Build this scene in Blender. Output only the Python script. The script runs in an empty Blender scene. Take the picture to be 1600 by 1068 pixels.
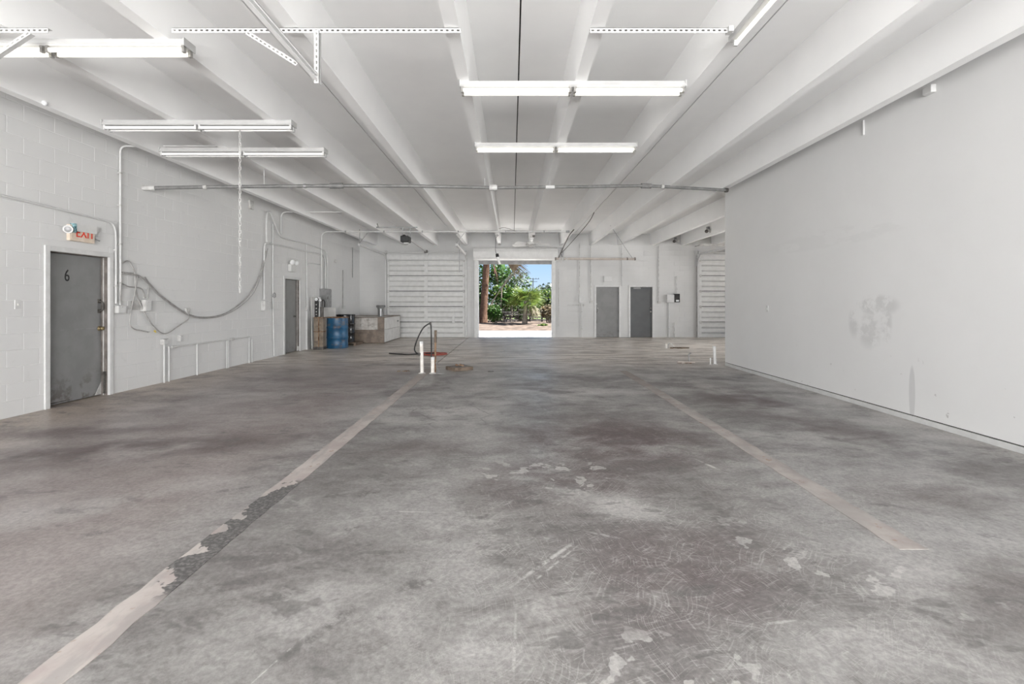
import bpy, bmesh, math, random
from mathutils import Vector, Matrix, Euler
random.seed(7)
PI = math.pi
scene = bpy.context.scene
COL = scene.collection

# ------------------------------------------------------------------ camera
EYE = 1.40
FPX = 750.0
cam_d = bpy.data.cameras.new('camera')
cam_d.sensor_fit = 'HORIZONTAL'; cam_d.sensor_width = 36.0
cam_d.lens = FPX / 1600.0 * 36.0
cam_d.shift_x = 0.0
cam_d.shift_y = -(534.0 - 472.0) / 1600.0
cam_d.clip_start = 0.05; cam_d.clip_end = 600
cam = bpy.data.objects.new('camera', cam_d); COL.objects.link(cam)
cam.location = (0, 0, EYE); cam.rotation_euler = (PI / 2, 0, 0)
scene.camera = cam

# ------------------------------------------------------------------ world
SKY_STRENGTH = 0.95
SUN_STRENGTH = 28.0
TUBE_STRENGTH = 1.0
FILL_REAR = 480.0      # power of the unseen area lamps added behind the viewer
FILL_SIDE = 190.0      # power of the unseen area lamp added in the hidden bay
EXPOSURE = 0.27
world = bpy.data.worlds.new('world'); scene.world = world
world.use_nodes = True
wn = world.node_tree; wn.nodes.clear()
def wnode(t, **kw):
    n = wn.nodes.new(t)
    for k, v in kw.items(): setattr(n, k, v)
    return n
w_out = wnode('ShaderNodeOutputWorld'); w_bg = wnode('ShaderNodeBackground')
w_tc = wnode('ShaderNodeTexCoord'); w_sep = wnode('ShaderNodeSeparateXYZ')
w_ramp = wnode('ShaderNodeValToRGB'); w_noise = wnode('ShaderNodeTexNoise'); w_cr = wnode('ShaderNodeValToRGB')
w_mix = wnode('ShaderNodeMix', data_type='RGBA'); w_map = wnode('ShaderNodeMapping')
wn.links.new(w_tc.outputs['Generated'], w_sep.inputs[0])
wn.links.new(w_sep.outputs['Z'], w_ramp.inputs[0])
e = w_ramp.color_ramp.elements
e[0].position = 0.0; e[0].color = (0.62, 0.76, 0.93, 1)
e[1].position = 0.45; e[1].color = (0.16, 0.36, 0.80, 1)
m_ = w_ramp.color_ramp.elements.new(0.10); m_.color = (0.37, 0.61, 0.93, 1)
wn.links.new(w_tc.outputs['Generated'], w_map.inputs[0]); w_map.inputs['Scale'].default_value = (1, 1, 2.6)
w_map.inputs['Location'].default_value = (0.63, 0.1, 0.0)
wn.links.new(w_map.outputs[0], w_noise.inputs['Vector'])
w_noise.inputs['Scale'].default_value = 6.0; w_noise.inputs['Detail'].default_value = 7
w_cr.color_ramp.elements[0].position = 0.50; w_cr.color_ramp.elements[1].position = 0.66
wn.links.new(w_noise.outputs['Fac'], w_cr.inputs[0])
wn.links.new(w_cr.outputs['Color'], w_mix.inputs['Factor'])
wn.links.new(w_ramp.outputs['Color'], w_mix.inputs['A'])
w_mix.inputs['B'].default_value = (0.95, 0.97, 1.0, 1)
wn.links.new(w_mix.outputs['Result'], w_bg.inputs['Color'])
w_bg.inputs['Strength'].default_value = SKY_STRENGTH
wn.links.new(w_bg.outputs[0], w_out.inputs[0])

# ------------------------------------------------------------------ sun
sun_d = bpy.data.lights.new('sun', 'SUN'); sun_d.energy = SUN_STRENGTH; sun_d.angle = 0.01
sun_d.color = (1.0, 0.975, 0.94)
sun = bpy.data.objects.new('sun', sun_d); COL.objects.link(sun)
sun.location = (10, -4, 30)
sun.rotation_euler = Vector((-0.60, 0.02, -0.80)).to_track_quat('-Z', 'Y').to_euler()

def fill_light(name, loc, direction, w, h, power, spread):
    d = bpy.data.lights.new(name, 'AREA'); d.shape = 'RECTANGLE'; d.size = w; d.size_y = h; d.energy = power
    d.spread = spread; d.color = (1.0, 0.995, 0.985)
    o = bpy.data.objects.new(name, d); COL.objects.link(o); o.location = loc
    o.rotation_euler = Vector(direction).to_track_quat('-Z', 'Z').to_euler(); return o
for dx_, dw_ in ((-4.0, 2.9), (0.0, 3.2), (3.25, 2.3)):
    fill_light('rear_fill', (dx_, -7.1, 1.50), (0, 1, 0.36), dw_, 2.9, FILL_REAR*dw_/3.0, 2.4)  # unseen lamps added in the rear openings to brighten the room
fill_light('side_fill', (11.55, 14.6, 2.35), (-1, 0.0, -0.12), 6.0, 2.4, FILL_SIDE, 1.75)  # unseen lamp added in the hidden bay to brighten the back

vs = scene.view_settings
vs.view_transform = 'Standard'; vs.look = 'None'; vs.gamma = 1.0; vs.exposure = EXPOSURE
vs.use_curve_mapping = False
try:
    scene.cycles.max_bounces = 9; scene.cycles.diffuse_bounces = 5
    scene.cycles.caustics_reflective = False; scene.cycles.caustics_refractive = False
    scene.cycles.sample_clamp_indirect = 6.0
    scene.cycles.use_denoising = True
    scene.cycles.use_adaptive_sampling = True; scene.cycles.adaptive_threshold = 0.08
except Exception:
    pass

# ================================================================== helpers
def at(px, py, Y):
    return Vector(((px - 800) / FPX * Y, Y, EYE + (472 - py) / FPX * Y))
WLX = -6.10          # left wall plane
WRX = 4.717          # partition plane
BY = 19.2            # back wall plane
def wl(px, py, off=0.03):
    Y = FPX * (-(WLX + off)) / (800 - px)
    return Vector((WLX + off, Y, EYE + (472 - py) / FPX * Y))
def wb(px, py, off=0.03):
    return at(px, py, BY - off)
def wr(px, py, off=0.0):
    Y = FPX * (WRX - off) / (px - 800)
    return Vector((WRX - off, Y, EYE + (472 - py) / FPX * Y))

class MB:
    def __init__(s): s.v = []; s.f = []; s.sm = []
    def add(s, vs_, fs_, smooth=False):
        b = len(s.v)
        s.v += [Vector(p) for p in vs_]
        for f in fs_: s.f.append(tuple(i + b for i in f)); s.sm.append(smooth)
        return s
    def box(s, x0, y0, z0, x1, y1, z1):
        if x0 > x1: x0, x1 = x1, x0
        if y0 > y1: y0, y1 = y1, y0
        if z0 > z1: z0, z1 = z1, z0
        v = [(x0,y0,z0),(x1,y0,z0),(x1,y1,z0),(x0,y1,z0),(x0,y0,z1),(x1,y0,z1),(x1,y1,z1),(x0,y1,z1)]
        return s.add(v, [(0,3,2,1),(4,5,6,7),(0,1,5,4),(1,2,6,5),(2,3,7,6),(3,0,4,7)])
    def obox(s, c, size, rot=(0,0,0)):
        R = Euler(rot).to_matrix(); c = Vector(c); hx, hy, hz = size[0]/2, size[1]/2, size[2]/2
        v = [c + R @ Vector(p) for p in ((-hx,-hy,-hz),(hx,-hy,-hz),(hx,hy,-hz),(-hx,hy,-hz),(-hx,-hy,hz),(hx,-hy,hz),(hx,hy,hz),(-hx,hy,hz))]
        return s.add(v, [(0,3,2,1),(4,5,6,7),(0,1,5,4),(1,2,6,5),(2,3,7,6),(3,0,4,7)])
    def bar(s, p0, p1, w, h):
        p0 = Vector(p0); p1 = Vector(p1); d = p1 - p0; L = d.length
        q = d.to_track_quat('X', 'Z').to_matrix(); c = (p0 + p1) / 2
        v = [c + q @ Vector((sx*L/2, sy*w/2, sz*h/2)) for sz in (-1,1) for sx, sy in ((-1,-1),(1,-1),(1,1),(-1,1))]
        return s.add(v, [(0,3,2,1),(4,5,6,7),(0,1,5,4),(1,2,6,5),(2,3,7,6),(3,0,4,7)])
    def cyl(s, p0, p1, r, n=12, r1=None):
        p0 = Vector(p0); p1 = Vector(p1); r1 = r if r1 is None else r1
        q = (p1 - p0).to_track_quat('Z', 'Y').to_matrix()
        v = []
        for p, rr in ((p0, r), (p1, r1)):
            for i in range(n):
                a = 2*PI*i/n; v.append(p + q @ Vector((rr*math.cos(a), rr*math.sin(a), 0)))
        s.add(v, [(i, (i+1) % n, n+(i+1) % n, n+i) for i in range(n)], True)
        s.add(v[:n], [tuple(range(n-1, -1, -1))]); s.add(v[n:], [tuple(range(n))])
        return s
    def tube(s, pts, r, n=8, radii=None, closed=False):
        pts = [Vector(p) for p in pts]; k = len(pts); v = []
        up = None
        for i, p in enumerate(pts):
            if closed: t = pts[(i+1) % k] - pts[i-1]
            else: t = (pts[min(i+1, k-1)] - pts[max(i-1, 0)])
            t.normalize()
            if up is None:
                up = t.orthogonal().normalized()
            else:
                up = (up - t * up.dot(t))
                up = up.normalized() if up.length > 1e-6 else t.orthogonal().normalized()
            b = t.cross(up)
            rr = radii[i] if radii else r
            for j in range(n):
                a = 2*PI*j/n; v.append(p + up*(rr*math.cos(a)) + b*(rr*math.sin(a)))
        f = []
        rng = k if closed else k-1
        for i in range(rng):
            i2 = (i+1) % k
            for j in range(n):
                f.append((i*n+j, i*n+(j+1) % n, i2*n+(j+1) % n, i2*n+j))
        s.add(v, f, True)
        if not closed:
            s.add(v[:n], [tuple(range(n-1, -1, -1))]); s.add(v[-n:], [tuple(range(n))])
        return s
    def lathe(s, prof, c, n=24, axis=None, cap=True):
        c = Vector(c); q = Matrix.Identity(3) if axis is None else Vector(axis).to_track_quat('Z', 'Y').to_matrix()
        v = []
        for (r, z) in prof:
            for i in range(n):
                a = 2*PI*i/n; v.append(c + q @ Vector((r*math.cos(a), r*math.sin(a), z)))
        f = []
        for k in range(len(prof)-1):
            for i in range(n):
                f.append((k*n+i, k*n+(i+1) % n, (k+1)*n+(i+1) % n, (k+1)*n+i))
        s.add(v, f, True)
        if cap:
            s.add(v[:n], [tuple(range(n-1, -1, -1))]); s.add(v[-n:], [tuple(range(n))])
        return s
    def prism(s, poly, p0, ex, ey, ez, L):
        """poly of (u,w) in ex,ez plane extruded along ey by L"""
        p0 = Vector(p0); ex = Vector(ex); ey = Vector(ey); ez = Vector(ez); n = len(poly)
        v = [p0 + ex*u + ez*w for u, w in poly] + [p0 + ex*u + ez*w + ey*L for u, w in poly]
        s.add(v, [(i, (i+1) % n, n+(i+1) % n, n+i) for i in range(n)] + [tuple(range(n-1, -1, -1)), tuple(range(n, 2*n))])
        return s
    def build(s, name, mat, parent=None, bevel=0, org=None):
        me = bpy.data.meshes.new(name)
        if parent is not None:
            o0 = WLOC[parent.name]
        elif org is not None: o0 = Vector(org)
        else:
            xs = [p.x for p in s.v]; ys = [p.y for p in s.v]; zs = [p.z for p in s.v]
            o0 = Vector(((min(xs)+max(xs))/2, (min(ys)+max(ys))/2, min(zs)))
        me.from_pydata([tuple(p - o0) for p in s.v], [], s.f)
        me.polygons.foreach_set('use_smooth', s.sm)
        bm = bmesh.new(); bm.from_mesh(me)
        bmesh.ops.recalc_face_normals(bm, faces=bm.faces); bm.to_mesh(me); bm.free()
        me.materials.append(mat)
        o = bpy.data.objects.new(name, me); COL.objects.link(o)
        if parent is not None: o.parent = parent
        else: o.location = o0
        WLOC[o.name] = o0
        if bevel:
            md = o.modifiers.new('bevel', 'BEVEL'); md.width = bevel; md.segments = 2; md.limit_method = 'ANGLE'
        return o
WLOC = {}
def tag(o, label, cat, group=None, kind=None):
    o['label'] = label; o['category'] = cat
    if group: o['group'] = group
    if kind: o['kind'] = kind
    return o
def thing(name, loc, label, cat, group=None, kind=None):
    o = bpy.data.objects.new(name, None); COL.objects.link(o)
    o.empty_display_size = 0.1; o.location = loc; WLOC[o.name] = Vector(loc)
    return tag(o, label, cat, group, kind)
def fillet(pts, r=0.08, n=4):
    pts = [Vector(p) for p in pts]; out = [pts[0]]
    for i in range(1, len(pts)-1):
        a, b, c = pts[i-1], pts[i], pts[i+1]
        d0 = (a-b); d1 = (c-b); k0 = min(r, d0.length*0.45); k1 = min(r, d1.length*0.45)
        s0 = b + d0.normalized()*k0; s1 = b + d1.normalized()*k1
        for j in range(n+1):
            t = j/n; out.append(s0*(1-t)**2 + b*2*t*(1-t) + s1*t*t)
    out.append(pts[-1]); return out
def spline(pts, n=6):
    pts = [Vector(p) for p in pts]; out = []
    P = [pts[0]*2-pts[1]] + pts + [pts[-1]*2-pts[-2]]
    for i in range(1, len(P)-2):
        p0, p1, p2, p3 = P[i-1], P[i], P[i+1], P[i+2]
        for j in range(n):
            t = j/n
            out.append(0.5*((2*p1)+(p2-p0)*t+(2*p0-5*p1+4*p2-p3)*t*t+(3*p1-p0-3*p2+p3)*t**3))
    out.append(pts[-1]); return out
def text_mesh(txt, size, extrude=0.002):
    cu = bpy.data.curves.new('lettering', 'FONT'); cu.body = txt; cu.size = size; cu.extrude = extrude
    cu.align_x = 'CENTER'; cu.align_y = 'CENTER'; cu.resolution_u = 3
    o = bpy.data.objects.new('lettering', cu); COL.objects.link(o)
    dg = bpy.context.evaluated_depsgraph_get()
    me = bpy.data.meshes.new_from_object(o.evaluated_get(dg))
    vs_ = [v.co.copy() for v in me.vertices]; fs_ = [tuple(p.vertices) for p in me.polygons]
    bpy.data.objects.remove(o); bpy.data.meshes.remove(me); bpy.data.curves.remove(cu)
    return vs_, fs_

# ================================================================== materials
class NT:
    def __init__(s, name):
        s.m = bpy.data.materials.new(name); s.m.use_nodes = True
        s.t = s.m.node_tree; s.t.nodes.clear()
        s.out = s.t.nodes.new('ShaderNodeOutputMaterial'); s.b = s.t.nodes.new('ShaderNodeBsdfPrincipled')
        s.t.links.new(s.b.outputs[0], s.out.inputs[0])
    def n(s, t, **kw):
        x = s.t.nodes.new(t)
        for k, v in kw.items(): setattr(x, k, v)
        return x
    def link(s, a, b): s.t.links.new(a, b)
    def pos(s):
        if not hasattr(s, '_p'): s._p = s.n('ShaderNodeNewGeometry').outputs['Position']
        return s._p
    def mapping(s, vec, loc=(0,0,0), rot=(0,0,0), scale=(1,1,1)):
        m = s.n('ShaderNodeMapping'); s.link(vec, m.inputs[0])
        m.inputs['Location'].default_value = loc; m.inputs['Rotation'].default_value = rot; m.inputs['Scale'].default_value = scale
        return m.outputs[0]
    def rotscale(s, vec, loc, rot, scale): return s.mapping(s.mapping(vec, loc=loc, rot=(0, 0, rot)), scale=scale)
    def noise(s, vec, scale, detail=6, rough=0.6, dist=0.0):
        x = s.n('ShaderNodeTexNoise'); s.link(vec, x.inputs['Vector'])
        x.inputs['Scale'].default_value = scale; x.inputs['Detail'].default_value = detail
        x.inputs['Roughness'].default_value = rough; x.inputs['Distortion'].default_value = dist
        return x.outputs['Fac']
    def rng(s, v, a, b, c=0.0, d=1.0, smooth=True):
        x = s.n('ShaderNodeMapRange'); x.interpolation_type = 'SMOOTHSTEP' if smooth else 'LINEAR'
        s.link(v, x.inputs['Value'])
        for i, q in ((1, a), (2, b), (3, c), (4, d)): x.inputs[i].default_value = q
        return x.outputs[0]
    def math(s, op, a, b=None):
        x = s.n('ShaderNodeMath', operation=op)
        for i, q in enumerate((a, b)):
            if q is None: continue
            if isinstance(q, (int, float)): x.inputs[i].default_value = q
            else: s.link(q, x.inputs[i])
        return x.outputs[0]
    def mix(s, fac, a, b, blend='MIX'):
        x = s.n('ShaderNodeMix', data_type='RGBA', blend_type=blend)
        for nm, q in (('Factor', fac), ('A', a), ('B', b)):
            inp = x.inputs[nm] if nm == 'Factor' else [i for i in x.inputs if i.name == nm and i.type == 'RGBA'][0]
            if isinstance(q, (int, float)): inp.default_value = q
            elif isinstance(q, tuple): inp.default_value = q if len(q) == 4 else q + (1,)
            else: s.link(q, inp)
        return [o for o in x.outputs if o.type == 'RGBA'][0]
    def blob(s, vec, cx, cy, rx, ry, rot=0.0, inner=0.35, plane='XY', amt=1.0):
        """soft ellipse mask about a world point"""
        m = s.n('ShaderNodeMapping', vector_type='TEXTURE'); s.link(vec, m.inputs[0])
        if plane == 'XY':
            m.inputs['Location'].default_value = (cx, cy, 0); m.inputs['Rotation'].default_value = (0, 0, rot); m.inputs['Scale'].default_value = (rx, ry, 1e6)
        else:
            m.inputs['Location'].default_value = (0, cx, cy); m.inputs['Scale'].default_value = (1e6, rx, ry)
        l = s.n('ShaderNodeVectorMath', operation='LENGTH'); s.link(m.outputs[0], l.inputs[0])
        return s.rng(l.outputs['Value'], 1.0, inner, 0.0, amt)
    def blobs(s, vec, lst, inner):
        acc = None
        for cx, cy, rx, ry, rot, a in lst:
            b = s.blob(vec, cx, cy, rx, ry, rot, inner, amt=a)
            acc = b if acc is None else s.math('MAXIMUM', acc, b)
        return acc
    def bump(s, h, strength=0.2, dist=0.01):
        x = s.n('ShaderNodeBump'); x.inputs['Strength'].default_value = strength; x.inputs['Distance'].default_value = dist
        s.link(h, x.inputs['Height']); s.link(x.outputs[0], s.b.inputs['Normal'])
    def set(s, col=None, rough=None, metal=None, spec=None):
        if col is not None:
            if isinstance(col, tuple): s.b.inputs['Base Color'].default_value = col if len(col) == 4 else col + (1,)
            else: s.link(col, s.b.inputs['Base Color'])
        if rough is not None:
            if isinstance(rough, (int, float)): s.b.inputs['Roughness'].default_value = rough
            else: s.link(rough, s.b.inputs['Roughness'])
        if metal is not None: s.b.inputs['Metallic'].default_value = metal
        if spec is not None: s.b.inputs['Specular IOR Level'].default_value = spec
        return s.m
def mottled(name, c1, c2, scale=4.0, rough=0.6, metal=0.0, bump=0.0, bscale=40.0, lo=0.35, hi=0.65, spec=0.4):
    m = NT(name); n = m.noise(m.pos(), scale, 3, 0.6)
    m.set(m.mix(m.rng(n, lo, hi), c1, c2), rough, metal, spec)
    if bump: m.bump(m.noise(m.pos(), bscale, 4), bump)
    return m.m

M = {}
M['paint_ceiling'] = mottled('ceiling_paint', (0.86, 0.86, 0.857), (0.885, 0.885, 0.88), 1.2, 0.75)
M['white_metal'] = mottled('white_metal', (0.60, 0.60, 0.59), (0.65, 0.65, 0.64), 6, 0.5)
M['enamel'] = mottled('darkened_white_enamel', (0.47, 0.47, 0.465), (0.51, 0.51, 0.505), 6, 0.5)  # white paint, colour darkened to offset too strong light on overhead metalwork
M['white_paint'] = mottled('white_conduit_paint', (0.57, 0.57, 0.565), (0.62, 0.62, 0.615), 9, 0.55)
M['dirty_white'] = mottled('dirty_white', (0.42, 0.41, 0.40), (0.60, 0.60, 0.585), 7, 0.6)
M['pvc'] = mottled('pvc', (0.66, 0.62, 0.57), (0.82, 0.80, 0.76), 9, 0.45)
M['galv'] = mottled('galvanised_steel', (0.24, 0.24, 0.24), (0.33, 0.33, 0.33), 14, 0.5, 0.35)
M['pipe_grey'] = mottled('grey_pipe_steel', (0.15, 0.15, 0.148), (0.21, 0.21, 0.205), 9, 0.55, 0.1)
M['grey_box'] = mottled('grey_enamel', (0.20, 0.20, 0.20), (0.26, 0.26, 0.26), 6, 0.5)
M['black'] = mottled('black_plastic', (0.015, 0.015, 0.015), (0.03, 0.03, 0.03), 10, 0.5)
M['rubber'] = mottled('black_rubber', (0.02, 0.02, 0.02), (0.045, 0.04, 0.04), 12, 0.6)
M['dark_steel'] = mottled('dark_steel', (0.07, 0.065, 0.06), (0.14, 0.13, 0.12), 10, 0.55, 0.3)
M['chrome'] = mottled('worn_chrome', (0.35, 0.34, 0.32), (0.5, 0.49, 0.47), 20, 0.3, 0.8)
M['brass'] = mottled('tarnished_brass', (0.16, 0.12, 0.06), (0.3, 0.24, 0.13), 20, 0.4, 0.6)
M['rust'] = mottled('rust', (0.10, 0.045, 0.02), (0.30, 0.20, 0.13), 9, 0.85)
M['jamb'] = mottled('bare_jamb', (0.12, 0.105, 0.095), (0.22, 0.195, 0.18), 5, 0.7)
M['gap_dark'] = mottled('joint_dirt', (0.03, 0.028, 0.026), (0.07, 0.065, 0.06), 6, 0.9)
M['red_hose'] = mottled('red_hose', (0.28, 0.055, 0.04), (0.36, 0.10, 0.07), 8, 0.6)
M['brown_wood'] = mottled('dark_wood', (0.10, 0.075, 0.055), (0.19, 0.145, 0.11), 8, 0.85)
M['beige_bar'] = mottled('beige_pole', (0.42, 0.37, 0.33), (0.52, 0.47, 0.43), 4, 0.6)
M['beige_plastic'] = mottled('aged_plastic', (0.62, 0.52, 0.42), (0.70, 0.62, 0.54), 10, 0.5)
M['cable'] = mottled('grey_cable', (0.30, 0.29, 0.28), (0.42, 0.41, 0.40), 10, 0.6)
M['yellow'] = mottled('yellow_connector', (0.60, 0.45, 0.10), (0.70, 0.55, 0.15), 10, 0.5)
M['teal'] = mottled('teal_sticker', (0.03, 0.12, 0.14), (0.35, 0.55, 0.60), 30, 0.5)
M['lens'] = mottled('lamp_lens', (0.75, 0.76, 0.77), (0.85, 0.86, 0.87), 10, 0.15)

def mk_wall(name, base1, base2, stains=()):
    m = NT(name); p = m.pos()
    big = m.noise(p, 0.5, 2); fine = m.noise(p, 7, 3)
    c = m.mix(m.rng(big, 0.35, 0.65), base1, base2)
    c = m.mix(m.math('MULTIPLY', m.rng(fine, 0.62, 0.8), 0.25), c, (0.47, 0.47, 0.46))
    m.set(c, 0.65, 0, 0.3)
    return m.m
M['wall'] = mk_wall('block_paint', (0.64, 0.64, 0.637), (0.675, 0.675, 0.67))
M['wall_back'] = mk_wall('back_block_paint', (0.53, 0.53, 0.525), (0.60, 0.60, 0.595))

def mk_partition():
    m = NT('drywall_paint'); p = m.pos()
    c = m.mix(m.rng(m.noise(p, 0.6, 4), 0.35, 0.65), (0.72, 0.72, 0.717), (0.745, 0.745, 0.742))
    dn = m.noise(p, 5.0, 8, 0.7)
    # scuffed glue patch
    b1 = m.blob(p, 6.20, 1.36, 0.42, 0.16, plane='YZ', inner=0.6); b2 = m.blob(p, 6.34, 1.02, 0.26, 0.30, plane='YZ', inner=0.4)
    b3 = m.blob(p, 6.05, 1.15, 0.12, 0.35, plane='YZ', inner=0.4); b4 = m.blob(p, 6.62, 1.12, 0.14, 0.25, plane='YZ', inner=0.4)
    mm = m.math('MAXIMUM', m.math('MAXIMUM', b1, b3), m.math('MAXIMUM', b2, b4))
    mm = m.math('MULTIPLY', mm, m.rng(dn, 0.42, 0.56))
    c = m.mix(m.math('MULTIPLY', mm, 0.8), c, (0.59, 0.59, 0.585))
    # unpainted strip where a post stood
    s1 = m.blob(p, 5.66, 0.33, 0.05, 0.36, plane='YZ', inner=0.75)
    c = m.mix(m.math('MULTIPLY', s1, 0.9), c, (0.58, 0.58, 0.58))
    # sparse scuff specks low on the wall
    sp = m.rng(m.noise(p, 9.0, 3, 0.5), 0.72, 0.76)
    sep = m.n('ShaderNodeSeparateXYZ'); m.link(p, sep.inputs[0])
    low = m.rng(sep.outputs['Z'], 1.0, 0.1)
    c = m.mix(m.math('MULTIPLY', m.math('MULTIPLY', sp, low), 0.7), c, (0.40, 0.39, 0.38))
    # patched band high on the wall
    hb = m.math('MULTIPLY', m.blob(p, 7.2, 2.35, 1.8, 0.16, plane='YZ', inner=0.7), m.rng(m.noise(m.mapping(p, scale=(1, 1, 4)), 1.6, 4), 0.48, 0.56))
    c = m.mix(m.math('MULTIPLY', hb, 0.35), c, (0.665, 0.665, 0.66))
    m.set(c, 0.6, 0, 0.3)
    return m.m
M['partition'] = mk_partition()

def mk_floor():
    m = NT('worn_concrete'); p = m.pos()
    sep = m.n('ShaderNodeSeparateXYZ'); m.link(p, sep.inputs[0]); X, Y = sep.outputs['X'], sep.outputs['Y']
    wn1 = m.n('ShaderNodeTexNoise', noise_dimensions='2D'); m.link(p, wn1.inputs['Vector']); wn1.inputs['Scale'].default_value = 1.3; wn1.inputs['Detail'].default_value = 3
    sub = m.n('ShaderNodeVectorMath', operation='SUBTRACT'); m.link(wn1.outputs['Color'], sub.inputs[0]); sub.inputs[1].default_value = (0.5, 0.5, 0.5)
    scl = m.n('ShaderNodeVectorMath', operation='SCALE'); m.link(sub.outputs[0], scl.inputs[0]); scl.inputs['Scale'].default_value = 0.28
    ad = m.n('ShaderNodeVectorMath', operation='ADD'); m.link(p, ad.inputs[0]); m.link(scl.outputs[0], ad.inputs[1]); q = ad.outputs[0]
    def noise2(vec, scale, detail, rough=0.6):
        x = m.n('ShaderNodeTexNoise', noise_dimensions='2D'); m.link(vec, x.inputs['Vector'])
        x.inputs['Scale'].default_value = scale; x.inputs['Detail'].default_value = detail; x.inputs['Roughness'].default_value = rough
        return x.outputs['Fac']
    big = noise2(p, 0.55, 4, 0.62); med = noise2(m.mapping(q, scale=(0.85, 1.1, 1)), 1.5, 5, 0.66); fine = noise2(p, 34, 3, 0.75)
    grit = noise2(m.rotscale(p, (0, 0, 0), 0.6, (1.0, 1.5, 1)), 8.0, 4, 0.75)
    c = m.mix(m.rng(big, 0.36, 0.64), FL['lo'], FL['hi'])
    c = m.mix(m.math('MULTIPLY', m.rng(med, 0.52, 0.70), 0.50), c, FL['pale'])
    c = m.mix(m.math('MULTIPLY', m.rng(med, 0.47, 0.33), 0.50), c, FL['deep'])
    st = noise2(m.rotscale(p, (0, 0, 0), -0.35, (0.5, 2.6, 1)), 1.5, 4, 0.6)
    c = m.mix(m.math('MULTIPLY', m.rng(st, 0.54, 0.68), 0.28), c, FL['pale'])
    c = m.mix(m.math('MULTIPLY', m.rng(grit, 0.52, 0.68), 0.38), c, FL['deep'])
    c = m.mix(m.math('MULTIPLY', m.rng(grit, 0.46, 0.32), 0.22), c, FL['pale'])
    left = m.rng(X, -1.6, -2.6)
    c = m.mix(m.math('MULTIPLY', left, 0.55), c, FL['brown'])
    dust = m.math('MULTIPLY', m.rng(X, -4.4, -6.1), m.rng(med, 0.25, 0.55))
    c = m.mix(m.math('MULTIPLY', dust, 0.75), c, FL['tan'])
    dr = m.math('MULTIPLY', m.rng(X, 4.15, 4.72), m.rng(med, 0.25, 0.55))
    c = m.mix(m.math('MULTIPLY', dr, 0.7), c, FL['dust'])
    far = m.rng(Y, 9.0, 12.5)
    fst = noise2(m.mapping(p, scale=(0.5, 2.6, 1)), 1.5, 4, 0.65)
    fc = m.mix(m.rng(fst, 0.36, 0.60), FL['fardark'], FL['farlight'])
    c = m.mix(m.math('MULTIPLY', far, 0.88), c, fc)  # pale dusty back floor, colour lifted further to make up for weak light
    c = m.mix(m.math('MULTIPLY', m.blobs(q, FL['stains'], 0.25), m.rng(med, 0.80, 0.42)), c, FL['stain'])
    c = m.mix(m.math('MULTIPLY', m.blobs(q, FL['patches'], 0.2), m.rng(med, 0.30, 0.58)), c, FL['patch'])
    vo = m.n('ShaderNodeTexVoronoi', feature='DISTANCE_TO_EDGE', voronoi_dimensions='2D'); m.link(q, vo.inputs['Vector']); vo.inputs['Scale'].default_value = 1.0
    ck = m.math('MULTIPLY', m.rng(vo.outputs['Distance'], 0.014, 0.004), m.blob(p, -0.7, 6.0, 1.3, 0.9))
    c = m.mix(m.math('MULTIPLY', ck, 0.6), c, (0.13, 0.12, 0.115))
    zone = m.math('MAXIMUM', m.blob(p, 0.7, 2.6, 1.9, 2.2, 0, 0.3), m.math('MULTIPLY', m.blob(p, 1.4, 4.0, 3.2, 3.0, 0, 0.2), 0.7))
    cn = m.n('ShaderNodeTexNoise', noise_dimensions='2D'); m.link(p, cn.inputs['Vector']); cn.inputs['Scale'].default_value = 3.0; cn.inputs['Detail'].default_value = 1
    sc2 = m.n('ShaderNodeVectorMath', operation='SCALE'); m.link(cn.outputs['Color'], sc2.inputs[0]); sc2.inputs['Scale'].default_value = 0.16
    ad2 = m.n('ShaderNodeVectorMath', operation='ADD'); m.link(p, ad2.inputs[0]); m.link(sc2.outputs[0], ad2.inputs[1]); q2 = ad2.outputs[0]
    for k, (rot, sc) in enumerate(((0.35, 1.3), (1.25, 1.6), (2.2, 1.2), (2.75, 1.5))):
        sn = noise2(m.rotscale(q2, (k*3.1, k*1.7, 0), rot, (2.2*sc, 58*sc, 1)), 1.6, 1, 0.5)
        mk = m.math('MULTIPLY', m.rng(sn, 0.60, 0.68), m.rng(grit if k % 2 else med, 0.40, 0.56))
        c = m.mix(m.math('MULTIPLY', m.math('MULTIPLY', mk, zone), 0.34), c, FL['scratch'])
    sc1 = m.rng(noise2(m.mapping(q, scale=(1, 2.2, 1)), 3.4, 3, 0.6), 0.60, 0.66)
    scz = m.rng(big, 0.58, 0.42)
    c = m.mix(m.math('MULTIPLY', m.math('MULTIPLY', sc1, scz), 0.55), c, FL['scuff'])
    fl = m.rng(noise2(m.mapping(q, loc=(4, 7, 0)), 5.0, 3, 0.55), 0.62, 0.64)
    flz = m.math('MAXIMUM', m.blob(p, 1.75, 2.6, 0.9, 0.5, -0.7), m.math('MAXIMUM', m.blob(p, 0.55, 1.8, 0.7, 0.35), m.blob(p, 0.3, 3.9, 1.0, 0.6)))
    c = m.mix(m.math('MULTIPLY', m.math('MULTIPLY', fl, flz), 0.7), c, FL['scratch'])
    sl = [((x0+x1)/2, (y0+y1)/2, math.hypot(x1-x0, y1-y0)/2, w, math.atan2(y1-y0, x1-x0), a) for x0, y0, x1, y1, w, a in FL['scrapes']]
    c = m.mix(m.math('MULTIPLY', m.blobs(p, sl, 0.3), m.rng(grit, 0.62, 0.42)), c, FL['scrape'])
    c = m.mix(m.math('MULTIPLY', m.blobs(q, [(fx, fy, 0.16, 0.05, rot, 0.7) for fx, fy, rot in FL['prints']], 0.3), m.rng(grit, 0.40, 0.55)), c, FL['scuff'])
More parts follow.
